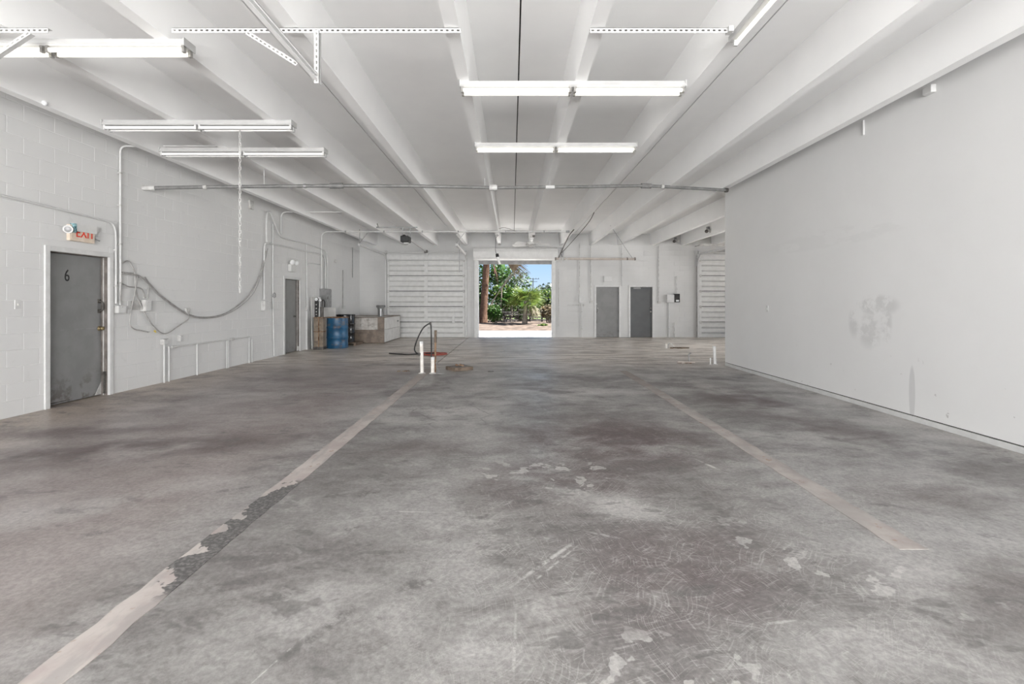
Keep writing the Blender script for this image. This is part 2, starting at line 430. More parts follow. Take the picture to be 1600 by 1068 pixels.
    c = m.mix(m.rng(fine, 0.35, 0.65, 0.0, 0.6, False), c, m.mix(1.0, c, (0.55, 0.55, 0.55), 'MULTIPLY'))
    m.set(c, m.rng(med, 0.3, 0.7, 0.50, 0.30), 0, 0.5)
    return m.m
FL = dict(lo=(0.205, 0.192, 0.188), hi=(0.305, 0.295, 0.288), pale=(0.45, 0.438, 0.425), deep=(0.135, 0.122, 0.120), brown=(0.33, 0.275, 0.262), tan=(0.50, 0.42, 0.345),
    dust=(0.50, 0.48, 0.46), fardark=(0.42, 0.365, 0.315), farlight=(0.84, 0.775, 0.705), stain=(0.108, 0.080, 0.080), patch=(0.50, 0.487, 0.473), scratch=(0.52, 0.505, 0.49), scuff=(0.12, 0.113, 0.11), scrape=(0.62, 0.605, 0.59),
    stains=((1.0, 4.9, 1.45, 1.3, 0.0, 1.0), (0.4, 3.8, 1.0, 0.8, 0.2, 0.8), (0.9, 2.6, 0.9, 0.6, 0.2, 0.6), (2.9, 2.2, 1.1, 0.6, 0.2, 0.5), (3.35, 7.0, 0.75, 1.9, 0.0, 0.85), (3.6, 5.4, 0.7, 1.0, 0.1, 0.55),
        (-3.5, 4.6, 2.2, 0.50, 0.25, 0.8), (-4.6, 5.2, 1.6, 0.35, 0.2, 0.6), (-0.9, 4.6, 0.9, 0.45, 0.2, 0.45), (0.75, 2.35, 0.8, 0.45, 0.0, 0.45),
        (3.2, 3.6, 1.2, 0.5, 0.3, 0.35), (-2.6, 10.8, 2.2, 0.35, 0.0, 0.6), (1.6, 13.4, 3.5, 0.4, 0.0, 0.35), (-4.5, 3.9, 1.5, 0.3, 0.2, 0.4), (-3.3, 12.6, 1.6, 0.4, 0.1, 0.5)),
    patches=((1.0, 7.5, 1.1, 0.5, 0.0, 0.9), (-0.9, 6.1, 1.2, 0.75, 0.2, 0.8), (-0.2, 6.8, 0.8, 0.6, 0.0, 0.5), (0.1, 2.15, 0.5, 0.35, 0.4, 0.55),
        (0.75, 3.3, 0.35, 0.3, 0.0, 0.7), (3.0, 8.3, 0.8, 1.1, 0.0, 0.5), (3.1, 4.9, 1.0, 0.35, 0.2, 0.55), (-3.6, 7.4, 1.4, 0.4, 0.3, 0.5), (1.35, 1.95, 0.35, 0.30, 0, 0.5), (-1.0, 2.2, 0.7, 0.2, 0.5, 0.4), (-3.0, 3.2, 1.4, 0.3, 0.6, 0.45), (2.2, 2.5, 0.5, 0.3, 0.3, 0.35)),
    scrapes=((-0.07, 2.29, 0.47, 2.93, 0.020, 0.75), (0.02, 2.29, 0.45, 2.86, 0.010, 0.6), (1.625, 4.34, 1.78, 3.87, 0.022, 0.9), (-0.95, 3.22, -0.38, 3.20, 0.014, 0.55),
        (0.42, 2.95, 0.70, 2.82, 0.02, 0.5), (0.0, 1.65, 0.02, 2.25, 0.010, 0.45), (-0.98, 1.7, -0.86, 2.05, 0.006, 0.6), (1.05, 2.08, 1.28, 2.12, 0.012, 0.55)),
    prints=((-1.15, 2.25, 0.3), (-0.78, 2.10, 0.9), (-0.90, 1.95, 1.0), (-0.45, 2.35, 0.7), (-1.1, 3.55, 0.6), (-1.25, 4.6, 0.5), (-0.95, 4.2, 0.4), (-1.0, 3.0, 0.2), (-2.5, 2.9, 0.7), (-2.05, 3.6, 0.8), (2.6, 3.3, -0.3), (2.9, 2.9, -0.4), (1.9, 2.15, -0.8)))
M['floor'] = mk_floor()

def mk_strip(name, c1, c2, y0, y1):
    m = NT(name); p = m.pos()
    sep = m.n('ShaderNodeSeparateXYZ'); m.link(p, sep.inputs[0])
    n = m.noise(p, 3.5, 6); c = m.mix(m.rng(n, 0.35, 0.65), c1, c2)
    c = m.mix(m.math('MULTIPLY', m.rng(m.noise(p, 9, 4), 0.62, 0.70), 0.6), c, (0.26, 0.15, 0.09))
    c = m.mix(m.math('MULTIPLY', m.rng(m.noise(m.mapping(p, scale=(3, 0.8, 1)), 2.5, 5), 0.48, 0.60), 0.55), c, (0.30, 0.285, 0.275))
    if y1 > y0:
        wnd = m.math('MULTIPLY', m.rng(sep.outputs['Y'], y0-0.3, y0+0.35), m.rng(sep.outputs['Y'], y1+0.35, y1-0.3))
        side = m.math('ADD', m.math('MULTIPLY', m.rng(sep.outputs['X'], -1.83, -1.63, -0.20, 0.12, False), 1.0), m.math('MULTIPLY', wnd, 0.24))
        lost = m.math('MULTIPLY', m.rng(m.math('ADD', m.noise(p, 6.0, 4, 0.6), side), 0.55, 0.58), m.rng(wnd, 0.02, 0.2))
        c = m.mix(m.math('MULTIPLY', lost, 0.95), c, m.mix(m.rng(m.noise(p, 45, 5), 0.4, 0.7), (0.075, 0.073, 0.073), (0.19, 0.185, 0.18)))
    farm = m.rng(sep.outputs['Y'], 6.5, 9.5)
    c = m.mix(m.math('MULTIPLY', farm, 0.6), c, (0.26, 0.225, 0.20))
    m.set(c, 0.6, 0, 0.3); m.bump(m.noise(p, 30, 5), 0.2, 0.004); return m.m
M['strip_left'] = mk_strip('trench_fill_left', (0.37, 0.32, 0.305), (0.46, 0.425, 0.40), 2.45, 3.55)
M['strip_right'] = mk_strip('trench_fill_right', (0.30, 0.265, 0.25), (0.40, 0.37, 0.35), 0, 0)

def mk_doorpaint(name, c, dirty):
    m = NT(name); p = m.pos()
    col = m.mix(m.rng(m.noise(p, 3, 6), 0.35, 0.65), c, tuple(x*1.14 for x in c))
    sep = m.n('ShaderNodeSeparateXYZ'); m.link(p, sep.inputs[0])
    d = m.math('MULTIPLY', m.rng(sep.outputs['Z'], 0.55, 0.0), m.rng(m.noise(p, 7, 6), 0.48, 0.62))
    col = m.mix(m.math('MULTIPLY', d, dirty), col, (0.10, 0.085, 0.075))
    m.set(col, 0.5, 0, 0.4); return m.m
M['door_grey'] = mk_doorpaint('grey_door_paint', (0.225, 0.225, 0.22), 0.4)
M['door_grey2'] = mk_doorpaint('mid_grey_door_paint', (0.19, 0.19, 0.19), 0.3)
M['door_dark'] = mk_doorpaint('dark_door_paint', (0.095, 0.098, 0.10), 0.3)
M['door_side'] = mk_doorpaint('stained_door_paint', (0.20, 0.20, 0.20), 0.8)

def mk_emit(name, col, s):
    m = NT(name); m.b.inputs['Base Color'].default_value = (0.9, 0.9, 0.88, 1)
    m.b.inputs['Emission Color'].default_value = col + (1,); m.b.inputs['Emission Strength'].default_value = s
    return m.m
M['tube_on'] = mk_emit('lit_tube', (1.0, 0.95, 0.84), TUBE_STRENGTH)
M['tube_off'] = mottled('unlit_tube', (0.82, 0.82, 0.81), (0.86, 0.86, 0.85), 10, 0.2)
M['exit_red'] = mottled('exit_red', (0.62, 0.03, 0.015), (0.72, 0.06, 0.03), 20, 0.5)
M['black_paint'] = mottled('black_paint', (0.008, 0.008, 0.008), (0.015, 0.015, 0.015), 20, 0.5)

def mk_drum(name, c1, c2, rustamt, rough=0.42):
    m = NT(name); p = m.pos()
    c = m.mix(m.rng(m.noise(p, 5, 6), 0.35, 0.65), c1, c2)
    r = m.rng(m.noise(m.mapping(p, scale=(1, 1, 1.6)), 4.5, 6, 0.65), 0.54, 0.64)
    c = m.mix(m.math('MULTIPLY', r, rustamt), c, (0.13, 0.10, 0.08)); m.set(c, rough, 0, 0.5); return m.m
M['drum_blue'] = mk_drum('blue_drum_paint', (0.007, 0.058, 0.130), (0.012, 0.092, 0.190), 0.6)
M['drum_black'] = mk_drum('black_drum_paint', (0.006, 0.006, 0.007), (0.011, 0.011, 0.012), 0.05, 0.22)
M['rusty_beige'] = mk_drum('rusty_beige_paint', (0.17, 0.135, 0.10), (0.27, 0.22, 0.17), 0.95)
M['wood_brown'] = mk_drum('weathered_plywood', (0.15, 0.115, 0.09), (0.24, 0.19, 0.15), 0.7)
M['wood_wash'] = mk_drum('whitewashed_board', (0.40, 0.37, 0.34), (0.56, 0.54, 0.51), 0.5)
M['white_wood'] = mottled('white_board', (0.56, 0.55, 0.53), (0.64, 0.63, 0.61), 5, 0.6)

# outdoors
M['apron'] = mottled('apron_concrete', (0.60, 0.58, 0.555), (0.68, 0.66, 0.635), 1.5, 0.85)
M['road'] = mottled('pale_road', (0.58, 0.56, 0.535), (0.66, 0.64, 0.615), 1.0, 0.85)
M['soil'] = mottled('leaf_litter', (0.044, 0.031, 0.022), (0.096, 0.070, 0.053), 3.0, 0.95, bump=0.4, bscale=10)
M['grass'] = mottled('grass', (0.044, 0.067, 0.016), (0.081, 0.104, 0.030), 3.0, 0.95)
def mk_bark(name, c1, c2):
    m = NT(name); p = m.pos()
    n = m.noise(m.mapping(p, scale=(6, 6, 1.8)), 3.0, 6, 0.65)
    w = m.n('ShaderNodeTexWave'); m.link(m.mapping(p, scale=(0.3, 0.3, 1)), w.inputs['Vector']); w.bands_direction = 'Z'
    w.inputs['Scale'].default_value = 3.2; w.inputs['Distortion'].default_value = 5
    f = m.math('MULTIPLY', m.rng(n, 0.3, 0.7), m.rng(w.outputs['Fac'], 0.0, 0.5, 0.55, 1.0))
    m.set(m.mix(f, c1, c2), 0.9, 0, 0.1); m.bump(n, 0.6, 0.03); return m.m
M['bark'] = mk_bark('palm_bark', (0.045, 0.024, 0.015), (0.112, 0.070, 0.050))
M['bark_grey'] = mk_bark('grey_bark', (0.099, 0.082, 0.065), (0.212, 0.188, 0.155))
def leafmat(name, c1, c2):
    m = NT(name); oi = m.n('ShaderNodeObjectInfo')
    c = m.mix(m.rng(m.noise(m.pos(), 3.2, 4), 0.3, 0.7), c1, c2); m.set(c, 0.5, 0, 0.4)
    tr = m.n('ShaderNodeBsdfTranslucent'); m.link(c, tr.inputs[0]); mx = m.n('ShaderNodeMixShader'); mx.inputs[0].default_value = 0.35
    m.link(m.b.outputs[0], mx.inputs[1]); m.link(tr.outputs[0], mx.inputs[2]); m.link(mx.outputs[0], m.out.inputs[0]); return m.m
M['leaf_dark'] = leafmat('dark_leaf', (0.014, 0.039, 0.007), (0.033, 0.075, 0.013))
M['leaf_mid'] = leafmat('green_leaf', (0.024, 0.070, 0.010), (0.058, 0.121, 0.021))
M['leaf_lime'] = leafmat('lime_palm_leaf', (0.061, 0.109, 0.016), (0.133, 0.169, 0.036))
M['leaf_pale'] = leafmat('pale_leaf', (0.054, 0.076, 0.050), (0.090, 0.107, 0.076))
M['leaf_dry'] = leafmat('dry_frond', (0.091, 0.055, 0.030), (0.167, 0.121, 0.067))
M['leaf_rust'] = leafmat('rusty_frond', (0.073, 0.030, 0.018), (0.115, 0.061, 0.039))
M['leaf_straw'] = leafmat('straw_frond', (0.151, 0.130, 0.078), (0.200, 0.175, 0.121))
M['fence'] = mottled('weathered_fence', (0.119, 0.104, 0.093), (0.312, 0.297, 0.275), 5, 0.9)
M['fence_dark'] = mottled('rotten_fence', (0.019, 0.015, 0.014), (0.050, 0.039, 0.033), 5, 0.9)
M['pole'] = mottled('pole_wood', (0.065, 0.061, 0.061), (0.098, 0.094, 0.094), 3, 0.9)

# ================================================================== structure
FX0, FX1, FY0 = WLX, 11.6, -7.0
DECK, SOFF = 4.14, 3.678

# ---- floor: base with slabs and trench fills
floor = MB().box(FX0-0.3, FY0-0.2, -0.35, FX1+0.3, BY+0.2, -0.02).build('floor', M['gap_dark'])
tag(floor, 'worn grey concrete floor of the empty warehouse', 'floor', kind='structure')
for x0, x1, y0, y1 in ((FX0-0.2, FX1+0.2, FY0-0.2, 10.49), (FX0-0.2, -1.735, 10.505, BY+0.2), (-1.715, FX1+0.2, 10.505, BY+0.2)):
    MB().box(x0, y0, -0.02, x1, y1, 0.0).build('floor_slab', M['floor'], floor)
def ragged_strip(x0, x1, y0, y1, mat, seed):
    rnd = random.Random(seed); b = MB(); n = int((y1-y0)/0.12); vs_ = []
    for i in range(n+1):
        y = y0+(y1-y0)*i/n
        a = x0+rnd.uniform(-0.008, 0.008); c = x1+rnd.uniform(-0.008, 0.008)
        vs_ += [(a, y, -0.01), (a, y, 0.003), (c, y, 0.003), (c, y, -0.01)]
    f = []
    for i in range(n):
        k = i*4
        f += [(k, k+1, k+5, k+4), (k+1, k+2, k+6, k+5), (k+2, k+3, k+7, k+6), (k+3, k, k+4, k+7)]
    f += [(0, 1, 2, 3), (n*4+3, n*4+2, n*4+1, n*4)]
    b.add(vs_, f); return b.build('trench_fill', mat, floor)
o = ragged_strip(-1.815, -1.645, 1.0, 10.2, M['strip_left'], 1); o['label'] = 'pinkish beige fill strip with a worn dark stretch'
o = ragged_strip(2.19, 2.355, 2.72, 9.8, M['strip_right'], 2); o['label'] = 'paler beige fill strip nearer the plain right wall'

# ---- ceiling: double tee panels
ceil = MB().box(FX0-0.2, FY0-0.2, DECK+0.10, FX1+0.2, BY+0.2, DECK+0.35).build('ceiling', M['gap_dark'])
tag(ceil, 'white painted concrete double-tee ceiling with deep ribs', 'ceiling', kind='structure')
STEMS = [-5.46, -4.25, -3.03, -1.83, -0.50, 0.71, 1.95, 3.15, 4.27, 5.60, 6.82, 8.04, 9.26, 10.48]
JOINTS = [FX0-0.2, -4.82, -2.36, 0.08, 2.50, 4.97, 7.43, 9.87, FX1+0.2]
for a, b in zip(JOINTS[:-1], JOINTS[1:]):
    pn = MB().box(a+0.008, FY0-0.2, DECK, b-0.008, BY+0.2, DECK+0.10).build('deck_panel', M['paint_ceiling'], ceil)
    for sx in STEMS:
        if a < sx < b:
            MB().prism([(-0.06, 0), (0.06, 0), (0.085, DECK-SOFF), (-0.085, DECK-SOFF)], (sx, FY0, SOFF), (1, 0, 0), (0, 1, 0), (0, 0, 1), BY-FY0).build('stem', M['paint_ceiling'], pn)

# ---- walls with openings
def holes_wall(name, axis, plane, thick, u0, u1, ztop, holes, mat, label, core=0.0025):
    """wall body: boxes between openings; axis 'X' = wall at x=plane (facing +X), 'Y' = wall at y=plane facing -Y"""
    b = MB()
    cuts = sorted(set([u0, u1] + [h[0] for h in holes] + [h[1] for h in holes]))
    for a, c in zip(cuts[:-1], cuts[1:]):
        z0 = 0.0
        for h in holes:
            if h[0] <= a + 1e-6 and c <= h[1] + 1e-6: z0 = h[2]
        if axis == 'X': b.box(plane-thick, a, z0, plane-core, c, ztop)
        else: b.box(a, plane+core, z0, c, plane+thick, ztop)
    o = b.build(name, mat); tag(o, label, 'wall', kind='structure'); return o
D1 = (6.31, 7.27, 2.09); D2 = (12.86, 13.80, 2.05)
wall_left = holes_wall('wall_left', 'X', WLX, 0.25, FY0-0.2, BY+0.2, DECK+0.1, [D1, D2], M['wall'], 'white painted concrete block wall with two grey doors and conduits')
bX = lambda px: (px-800)/FPX*BY
RD = (bX(747), bX(863), 3.06)         # roller door opening
D3 = (bX(931), bX(967.5), 2.02); D4 = (bX(984.5), bX(1019.5), 2.02)
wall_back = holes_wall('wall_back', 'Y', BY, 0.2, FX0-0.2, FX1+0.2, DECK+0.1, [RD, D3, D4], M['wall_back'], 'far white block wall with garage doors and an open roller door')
def lay_blocks(parent, axis, plane, u0, u1, ztop, holes, mat, pick):
    """courses of painted block; pick(u0,u1) -> own object, the others joined"""
    cache = {}; rest = MB(); Lb, Hb, g, dep = 0.406, 0.203, 0.005, 0.0035
    row = 0; z = 0.0
    while z < ztop - 0.02:
        zt = min(z+Hb, ztop); u = u0 - (Lb/2 if row % 2 else 0)
        while u < u1:
            segs = [(max(u, u0), min(u+Lb, u1))]
            for h in holes:
                if z < h[2] - 0.05:
                    ns = []
                    for a, c in segs:
                        if c <= h[0] or a >= h[1]: ns.append((a, c)); continue
                        if a < h[0]: ns.append((a, h[0]))
                        if c > h[1]: ns.append((h[1], c))
                    segs = ns
            for a, c in segs:
                if c - a < 0.04: continue
                w, hh = c-a-g, zt-z-g
                uc, zc = (a+c)/2, (z+zt)/2
                def shape(b, cu, cz, cp):
                    bev = 0.0035
                    q0 = [(-w/2, -hh/2), (w/2, -hh/2), (w/2, hh/2), (-w/2, hh/2)]
                    q1 = [(-w/2+bev, -hh/2+bev), (w/2-bev, -hh/2+bev), (w/2-bev, hh/2-bev), (-w/2+bev, hh/2-bev)]
                    if axis == 'X': vs_ = [(cp-0.003, cu+x, cz+y) for x, y in q0] + [(cp, cu+x, cz+y) for x, y in q1]
                    else: vs_ = [(cu+x, cp+0.0035, cz+y) for x, y in q0] + [(cu+x, cp, cz+y) for x, y in q1]
                    b.add(vs_, [(4, 5, 6, 7)] + [(i, (i+1) % 4, 4+(i+1) % 4, 4+i) for i in range(4)])
                if pick(a, c):
                    key = (round(w, 3), round(hh, 3))
                    if key not in cache:
                        t = MB(); shape(t, 0, 0, 0)
                        me = bpy.data.meshes.new('block'); me.from_pydata([tuple(v) for v in t.v], [], t.f); me.materials.append(mat)
                        bm = bmesh.new(); bm.from_mesh(me)
                        for f in bm.faces:
                            pass
                        bmesh.ops.recalc_face_normals(bm, faces=bm.faces); bm.to_mesh(me); bm.free(); me.update()
                        cache[key] = me
                    ob = bpy.data.objects.new('block', cache[key]); COL.objects.link(ob); ob.parent = parent
                    pos = Vector((plane, uc, zc)) if axis == 'X' else Vector((uc, plane, zc))
                    ob.location = pos - WLOC[parent.name]
                else:
                    shape(rest, uc, zc, plane)
            u += Lb
        z += Hb; row += 1
    if rest.v:
        r = rest.build('block_courses', mat, parent); r['kind'] = 'stuff'
lay_blocks(wall_left, 'X', WLX, FY0, BY, DECK, [D1, D2], M['wall'], lambda a, c: a > 5.55 and c < 11.45)
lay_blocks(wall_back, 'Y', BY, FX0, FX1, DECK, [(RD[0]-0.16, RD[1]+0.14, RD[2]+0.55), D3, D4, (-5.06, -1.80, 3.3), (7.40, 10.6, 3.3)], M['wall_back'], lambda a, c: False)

pb = MB().box(WRX, FY0, 0.075, WRX+0.14, 10.62, DECK)
wall_right = pb.build('wall_right', M['partition']); tag(wall_right, 'plain white drywall partition with a grey scuffed patch', 'wall', kind='structure')
bb = MB().box(WRX-0.006, FY0, 0.0, WRX+0.14, 10.62, 0.062).build('baseboard_right', M['white_paint'], bevel=0.004)
tag(bb, 'low white sill along the foot of the plain partition', 'baseboard', kind='structure')
MB().box(WRX+0.012, FY0, 0.062, WRX+0.13, 10.60, 0.075).build('shadow_gap', M['gap_dark'], bb)
far_r = MB().box(FX1, FY0-0.2, 0, FX1+0.2, 12.1, DECK+0.1); far_r.box(FX1, 18.3, 0, FX1+0.2, BY+0.2, DECK+0.1); far_r.box(FX1, 12.1, 3.3, FX1+0.2, 18.3, DECK+0.1)  # middle span left open, a doorway added to admit light
far_r = far_r.build('wall_side', M['wall']); tag(far_r, 'side wall behind the partition with a doorway added for light', 'wall', kind='structure')
rear = MB(); ops = [(-5.5, -2.5), (-1.65, 1.65), (2.05, 4.45)]  # made-up openings, added to pass light in from behind
u = FX0-0.2
for a, c in ops:
    rear.box(u, FY0-0.2, 0, a, FY0, 3.1); u = c
rear.box(u, FY0-0.2, 0, FX1+0.2, FY0, 3.1); rear.box(FX0-0.2, FY0-0.2, 3.1, FX1+0.2, FY0, DECK+0.1)
rear = rear.build('wall_rear', M['wall']); tag(rear, 'white wall behind the viewer with three doorways added for light', 'wall', kind='structure')

# ---- outside ground
g = MB().box(-30, BY+0.2, -0.3, 40, 21.35, -0.005).build('apron', M['apron']); tag(g, 'pale concrete apron just outside the open roller door', 'pavement', kind='structure')
MB().box(RD[0], BY, -0.02, RD[1], BY+0.2, 0.004).build('threshold', M['apron'], g)
g = MB().box(-60, 21.62, -0.3, 60, 23.4, 0.0).build('road', M['road']); tag(g, 'sunlit pale lane beyond the apron', 'road', kind='structure')
MB().box(-60, 21.35, -0.3, 60, 21.62, -0.012).build('lane_joint', M['gap_dark'], g)
gb = MB(); nx, ny = 40, 8; rr = random.Random(3)
for j in range(ny+1):
    for i in range(nx+1):
        y = 23.4 + (j/ny)*8.0; z = 0.0 if j == 0 else min(0.26, 0.26*(j/3.2)) + rr.uniform(-0.03, 0.03)
        gb.v.append(Vector((-20+40*i/nx, y, z)))
for j in range(ny):
    for i in range(nx):
        gb.f.append((j*(nx+1)+i, j*(nx+1)+i+1, (j+1)*(nx+1)+i+1, (j+1)*(nx+1)+i)); gb.sm.append(True)
g = gb.build('soil_bank', M['soil']); tag(g, 'brown soil and leaf litter bank under the palms', 'soil', kind='structure')
g = MB().box(-120, 31.3, -0.6, 160, 260, 0.1).build('field', M['grass']); tag(g, 'distant green ground behind the fence', 'ground', kind='structure')
g = MB().box(-30, -30, -0.3, 30, FY0-0.2, -0.005); g.box(FX1+0.2, FY0-0.2, -0.3, 40, BY+0.2, -0.005); g = g.build('rear_yard', M['apron']); tag(g, 'pale yard around the building', 'pavement', kind='structure')

# ================================================================== pedestrian doors in the left wall
def side_door(name, hole, label, mat, number=None, top_z=2.07):
    y0, y1, zt = hole
    t = thing(name, (WLX, (y0+y1)/2, 0), label, 'door', kind='structure')
    fr = MB()
    fw = 0.055
    fr.box(WLX-0.02, y0-fw, 0, WLX+0.022, y0+0.012, zt+fw); fr.box(WLX-0.02, y1-0.012, 0, WLX+0.022, y1+fw, zt+fw); fr.box(WLX-0.02, y0+0.012, zt-0.012, WLX+0.022, y1-0.012, zt+fw)
    fr.build('door_frame', M['white_paint'], t, bevel=0.004)
    j = MB(); j.box(WLX-0.24, y0, 0, WLX-0.02, y0+0.02, zt); j.box(WLX-0.24, y1-0.02, 0, WLX-0.02, y1, zt); j.box(WLX-0.24, y0+0.02, zt-0.02, WLX-0.02, y1-0.02, zt)
    jo = j.build('jamb', M['jamb'], t)
    MB().box(WLX-0.075, y1-0.026, 0.0, WLX-0.062, y1-0.02, zt-0.02).build('weather_strip', M['dirty_white'], jo)
    lf = MB().box(WLX-0.15, y0+0.022, 0.012, WLX-0.105, y1-0.022, zt-0.022).build('door_leaf', mat, t, bevel=0.003)
    MB().box(WLX-0.18, y0+0.02, 0.0, WLX-0.15, y1-0.02, zt).build('backing', M['gap_dark'], t)
    return t, lf
d1, leaf1 = side_door('door_1', D1, 'grey steel door numbered 6 under the exit sign', M['door_side'])
xf = WLX-0.105
vs_, fs_ = text_mesh('6', 0.235, 0.002)
n6 = MB(); c6 = at(104.5, 431, -xf*FPX/(800-104.5))
n6.add([(xf+0.002+v.z, c6.y+v.x*0.72, c6.z+v.y) for v in vs_], fs_); o = n6.build('number', M['black_paint'], leaf1); o['label'] = 'black stencilled 6'
MB().box(xf-0.002, D1[0]+0.024, 1.010, xf+0.004, D1[1]-0.047, 1.022).build('seam', M['grey_box'], leaf1)
h = at(154.5, 478, -xf*FPX/(800-155)); hp = MB()
hp.tube(fillet([(xf, h.y, h.z+0.075), (xf+0.055, h.y, h.z+0.06), (xf+0.055, h.y, h.z-0.06), (xf, h.y, h.z-0.075)], 0.03), 0.011, 8)
hp.box(xf, h.y-0.028, h.z+0.045, xf+0.006, h.y+0.028, h.z+0.105); hp.box(xf, h.y-0.028, h.z-0.105, xf+0.006, h.y+0.028, h.z-0.045)
hp.build('pull_handle', M['dark_steel'], leaf1)
k = MB(); kc = (xf, h.y, h.z-0.335); k.lathe([(0.036, 0), (0.036, 0.012), (0.016, 0.016), (0.016, 0.035), (0.028, 0.042), (0.028, 0.062), (0.01, 0.068)], kc, 14, (1, 0, 0)); k.build('door_knob', M['brass'], leaf1)
MB().box(xf-0.001, D1[0]+0.05, 0.03, xf+0.006, D1[0]+0.42, 0.045).build('sweep', M['dark_steel'], leaf1)
MB().add([(xf+0.004, D1[1]-0.024, 0.02), (xf+0.004, D1[1]-0.13, 0.02), (xf+0.004, D1[1]-0.024, 0.20), (xf, D1[1]-0.024, 0.02), (xf, D1[1]-0.13, 0.02), (xf, D1[1]-0.024, 0.20)], [(0, 1, 2), (3, 5, 4), (0, 3, 4, 1), (1, 4, 5, 2), (2, 5, 3, 0)]).build('bare_patch', M['dirty_white'], leaf1)
lk = MB().box(WLX-0.06, D1[1]-0.075, 0.30, WLX-0.02, D1[1]-0.035, 0.36); lk.box(WLX-0.05, D1[1]-0.055, 0.03, WLX-0.03, D1[1]-0.04, 0.30); lk.build('floor_bolt', M['dark_steel'], d1)
d2, leaf2 = side_door('door_2', D2, 'narrow-looking grey door beyond the numbered one on left wall', M['door_grey'])
MB().box(xf-0.002, 13.16, 1.2, xf+0.003, 13.165, 2.02).build('seam', M['gap_dark'], leaf2)
k = MB(); k.lathe([(0.032, 0), (0.032, 0.01), (0.014, 0.014), (0.014, 0.035), (0.026, 0.042), (0.026, 0.06), (0.01, 0.066)], (xf, 13.66, 1.0), 12, (1, 0, 0)); k.build('door_knob', M['dark_steel'], leaf2)
MB().box(WLX-0.06, D2[1]-0.07, 0.02, WLX-0.02, D2[1]-0.03, 0.14).build('floor_bolt', M['dirty_white'], d2)

# ================================================================== pedestrian doors in the back wall
def back_door(name, hole, label, mat, hinge_left, closer):
    x0, x1, zt = hole
    t = thing(name, ((x0+x1)/2, BY, 0), label, 'door', kind='structure')
    fr = MB(); fw = 0.06
    fr.box(x0-fw, BY-0.025, 0, x0+0.01, BY+0.03, zt+fw); fr.box(x1-0.01, BY-0.025, 0, x1+fw, BY+0.03, zt+fw); fr.box(x0+0.01, BY-0.025, zt-0.01, x1-0.01, BY+0.03, zt+fw)
    fr.build('door_frame', M['white_paint'], t, bevel=0.004)
    lf = MB().box(x0+0.012, BY+0.035, 0.01, x1-0.012, BY+0.08, zt-0.012).build('door_leaf', mat, t, bevel=0.003)
    MB().box(x0, BY+0.10, 0, x1, BY+0.12, zt).build('backing', M['gap_dark'], t)
    hx = x1-0.07 if hinge_left else x0+0.07
    for dz, r in ((1.02, 0.030), (1.16, 0.024)):
        k = MB(); k.lathe([(r*1.2, 0), (r*1.2, 0.01), (r*0.5, 0.014), (r*0.5, 0.035), (r, 0.042), (r, 0.058), (0.008, 0.064)], (hx, BY+0.036, dz), 12, (0, -1, 0))
        k.build('door_knob' if dz < 1.1 else 'deadbolt', M['chrome'], lf)
    hg = x0+0.008 if hinge_left else x1-0.008
    for z in (0.25, 1.0, 1.75):
        MB().cyl((hg, BY+0.03, z-0.05), (hg, BY+0.03, z+0.05), 0.009, 8).build('hinge', M['dark_steel'], t)
    if closer:
        c = MB().box(x0+0.14, BY-0.02, zt-0.085, x0+0.42, BY+0.035, zt-0.025).build('door_closer', M['galv'], lf)
        MB().bar((x0+0.3, BY-0.01, zt-0.02), (x0+0.62, BY-0.02, zt+0.01), 0.02, 0.008).build('closer_arm', M['galv'], t)
    else:
        MB().box(x0+0.035, BY+0.012, 0.55, x0+0.055, BY+0.034, 0.70).build('slide_bolt', M['dark_steel'], lf)
        MB().box(x0+0.035, BY+0.012, 1.30, x0+0.055, BY+0.034, 1.38).build('latch', M['chrome'], lf)
    return t
back_door('door_3', D3, 'mid grey door on back wall nearest the open roller door', M['door_grey2'], False, False)
back_door('door_4', D4, 'darker grey back door with a closer arm at its head', M['door_dark'], True, True)

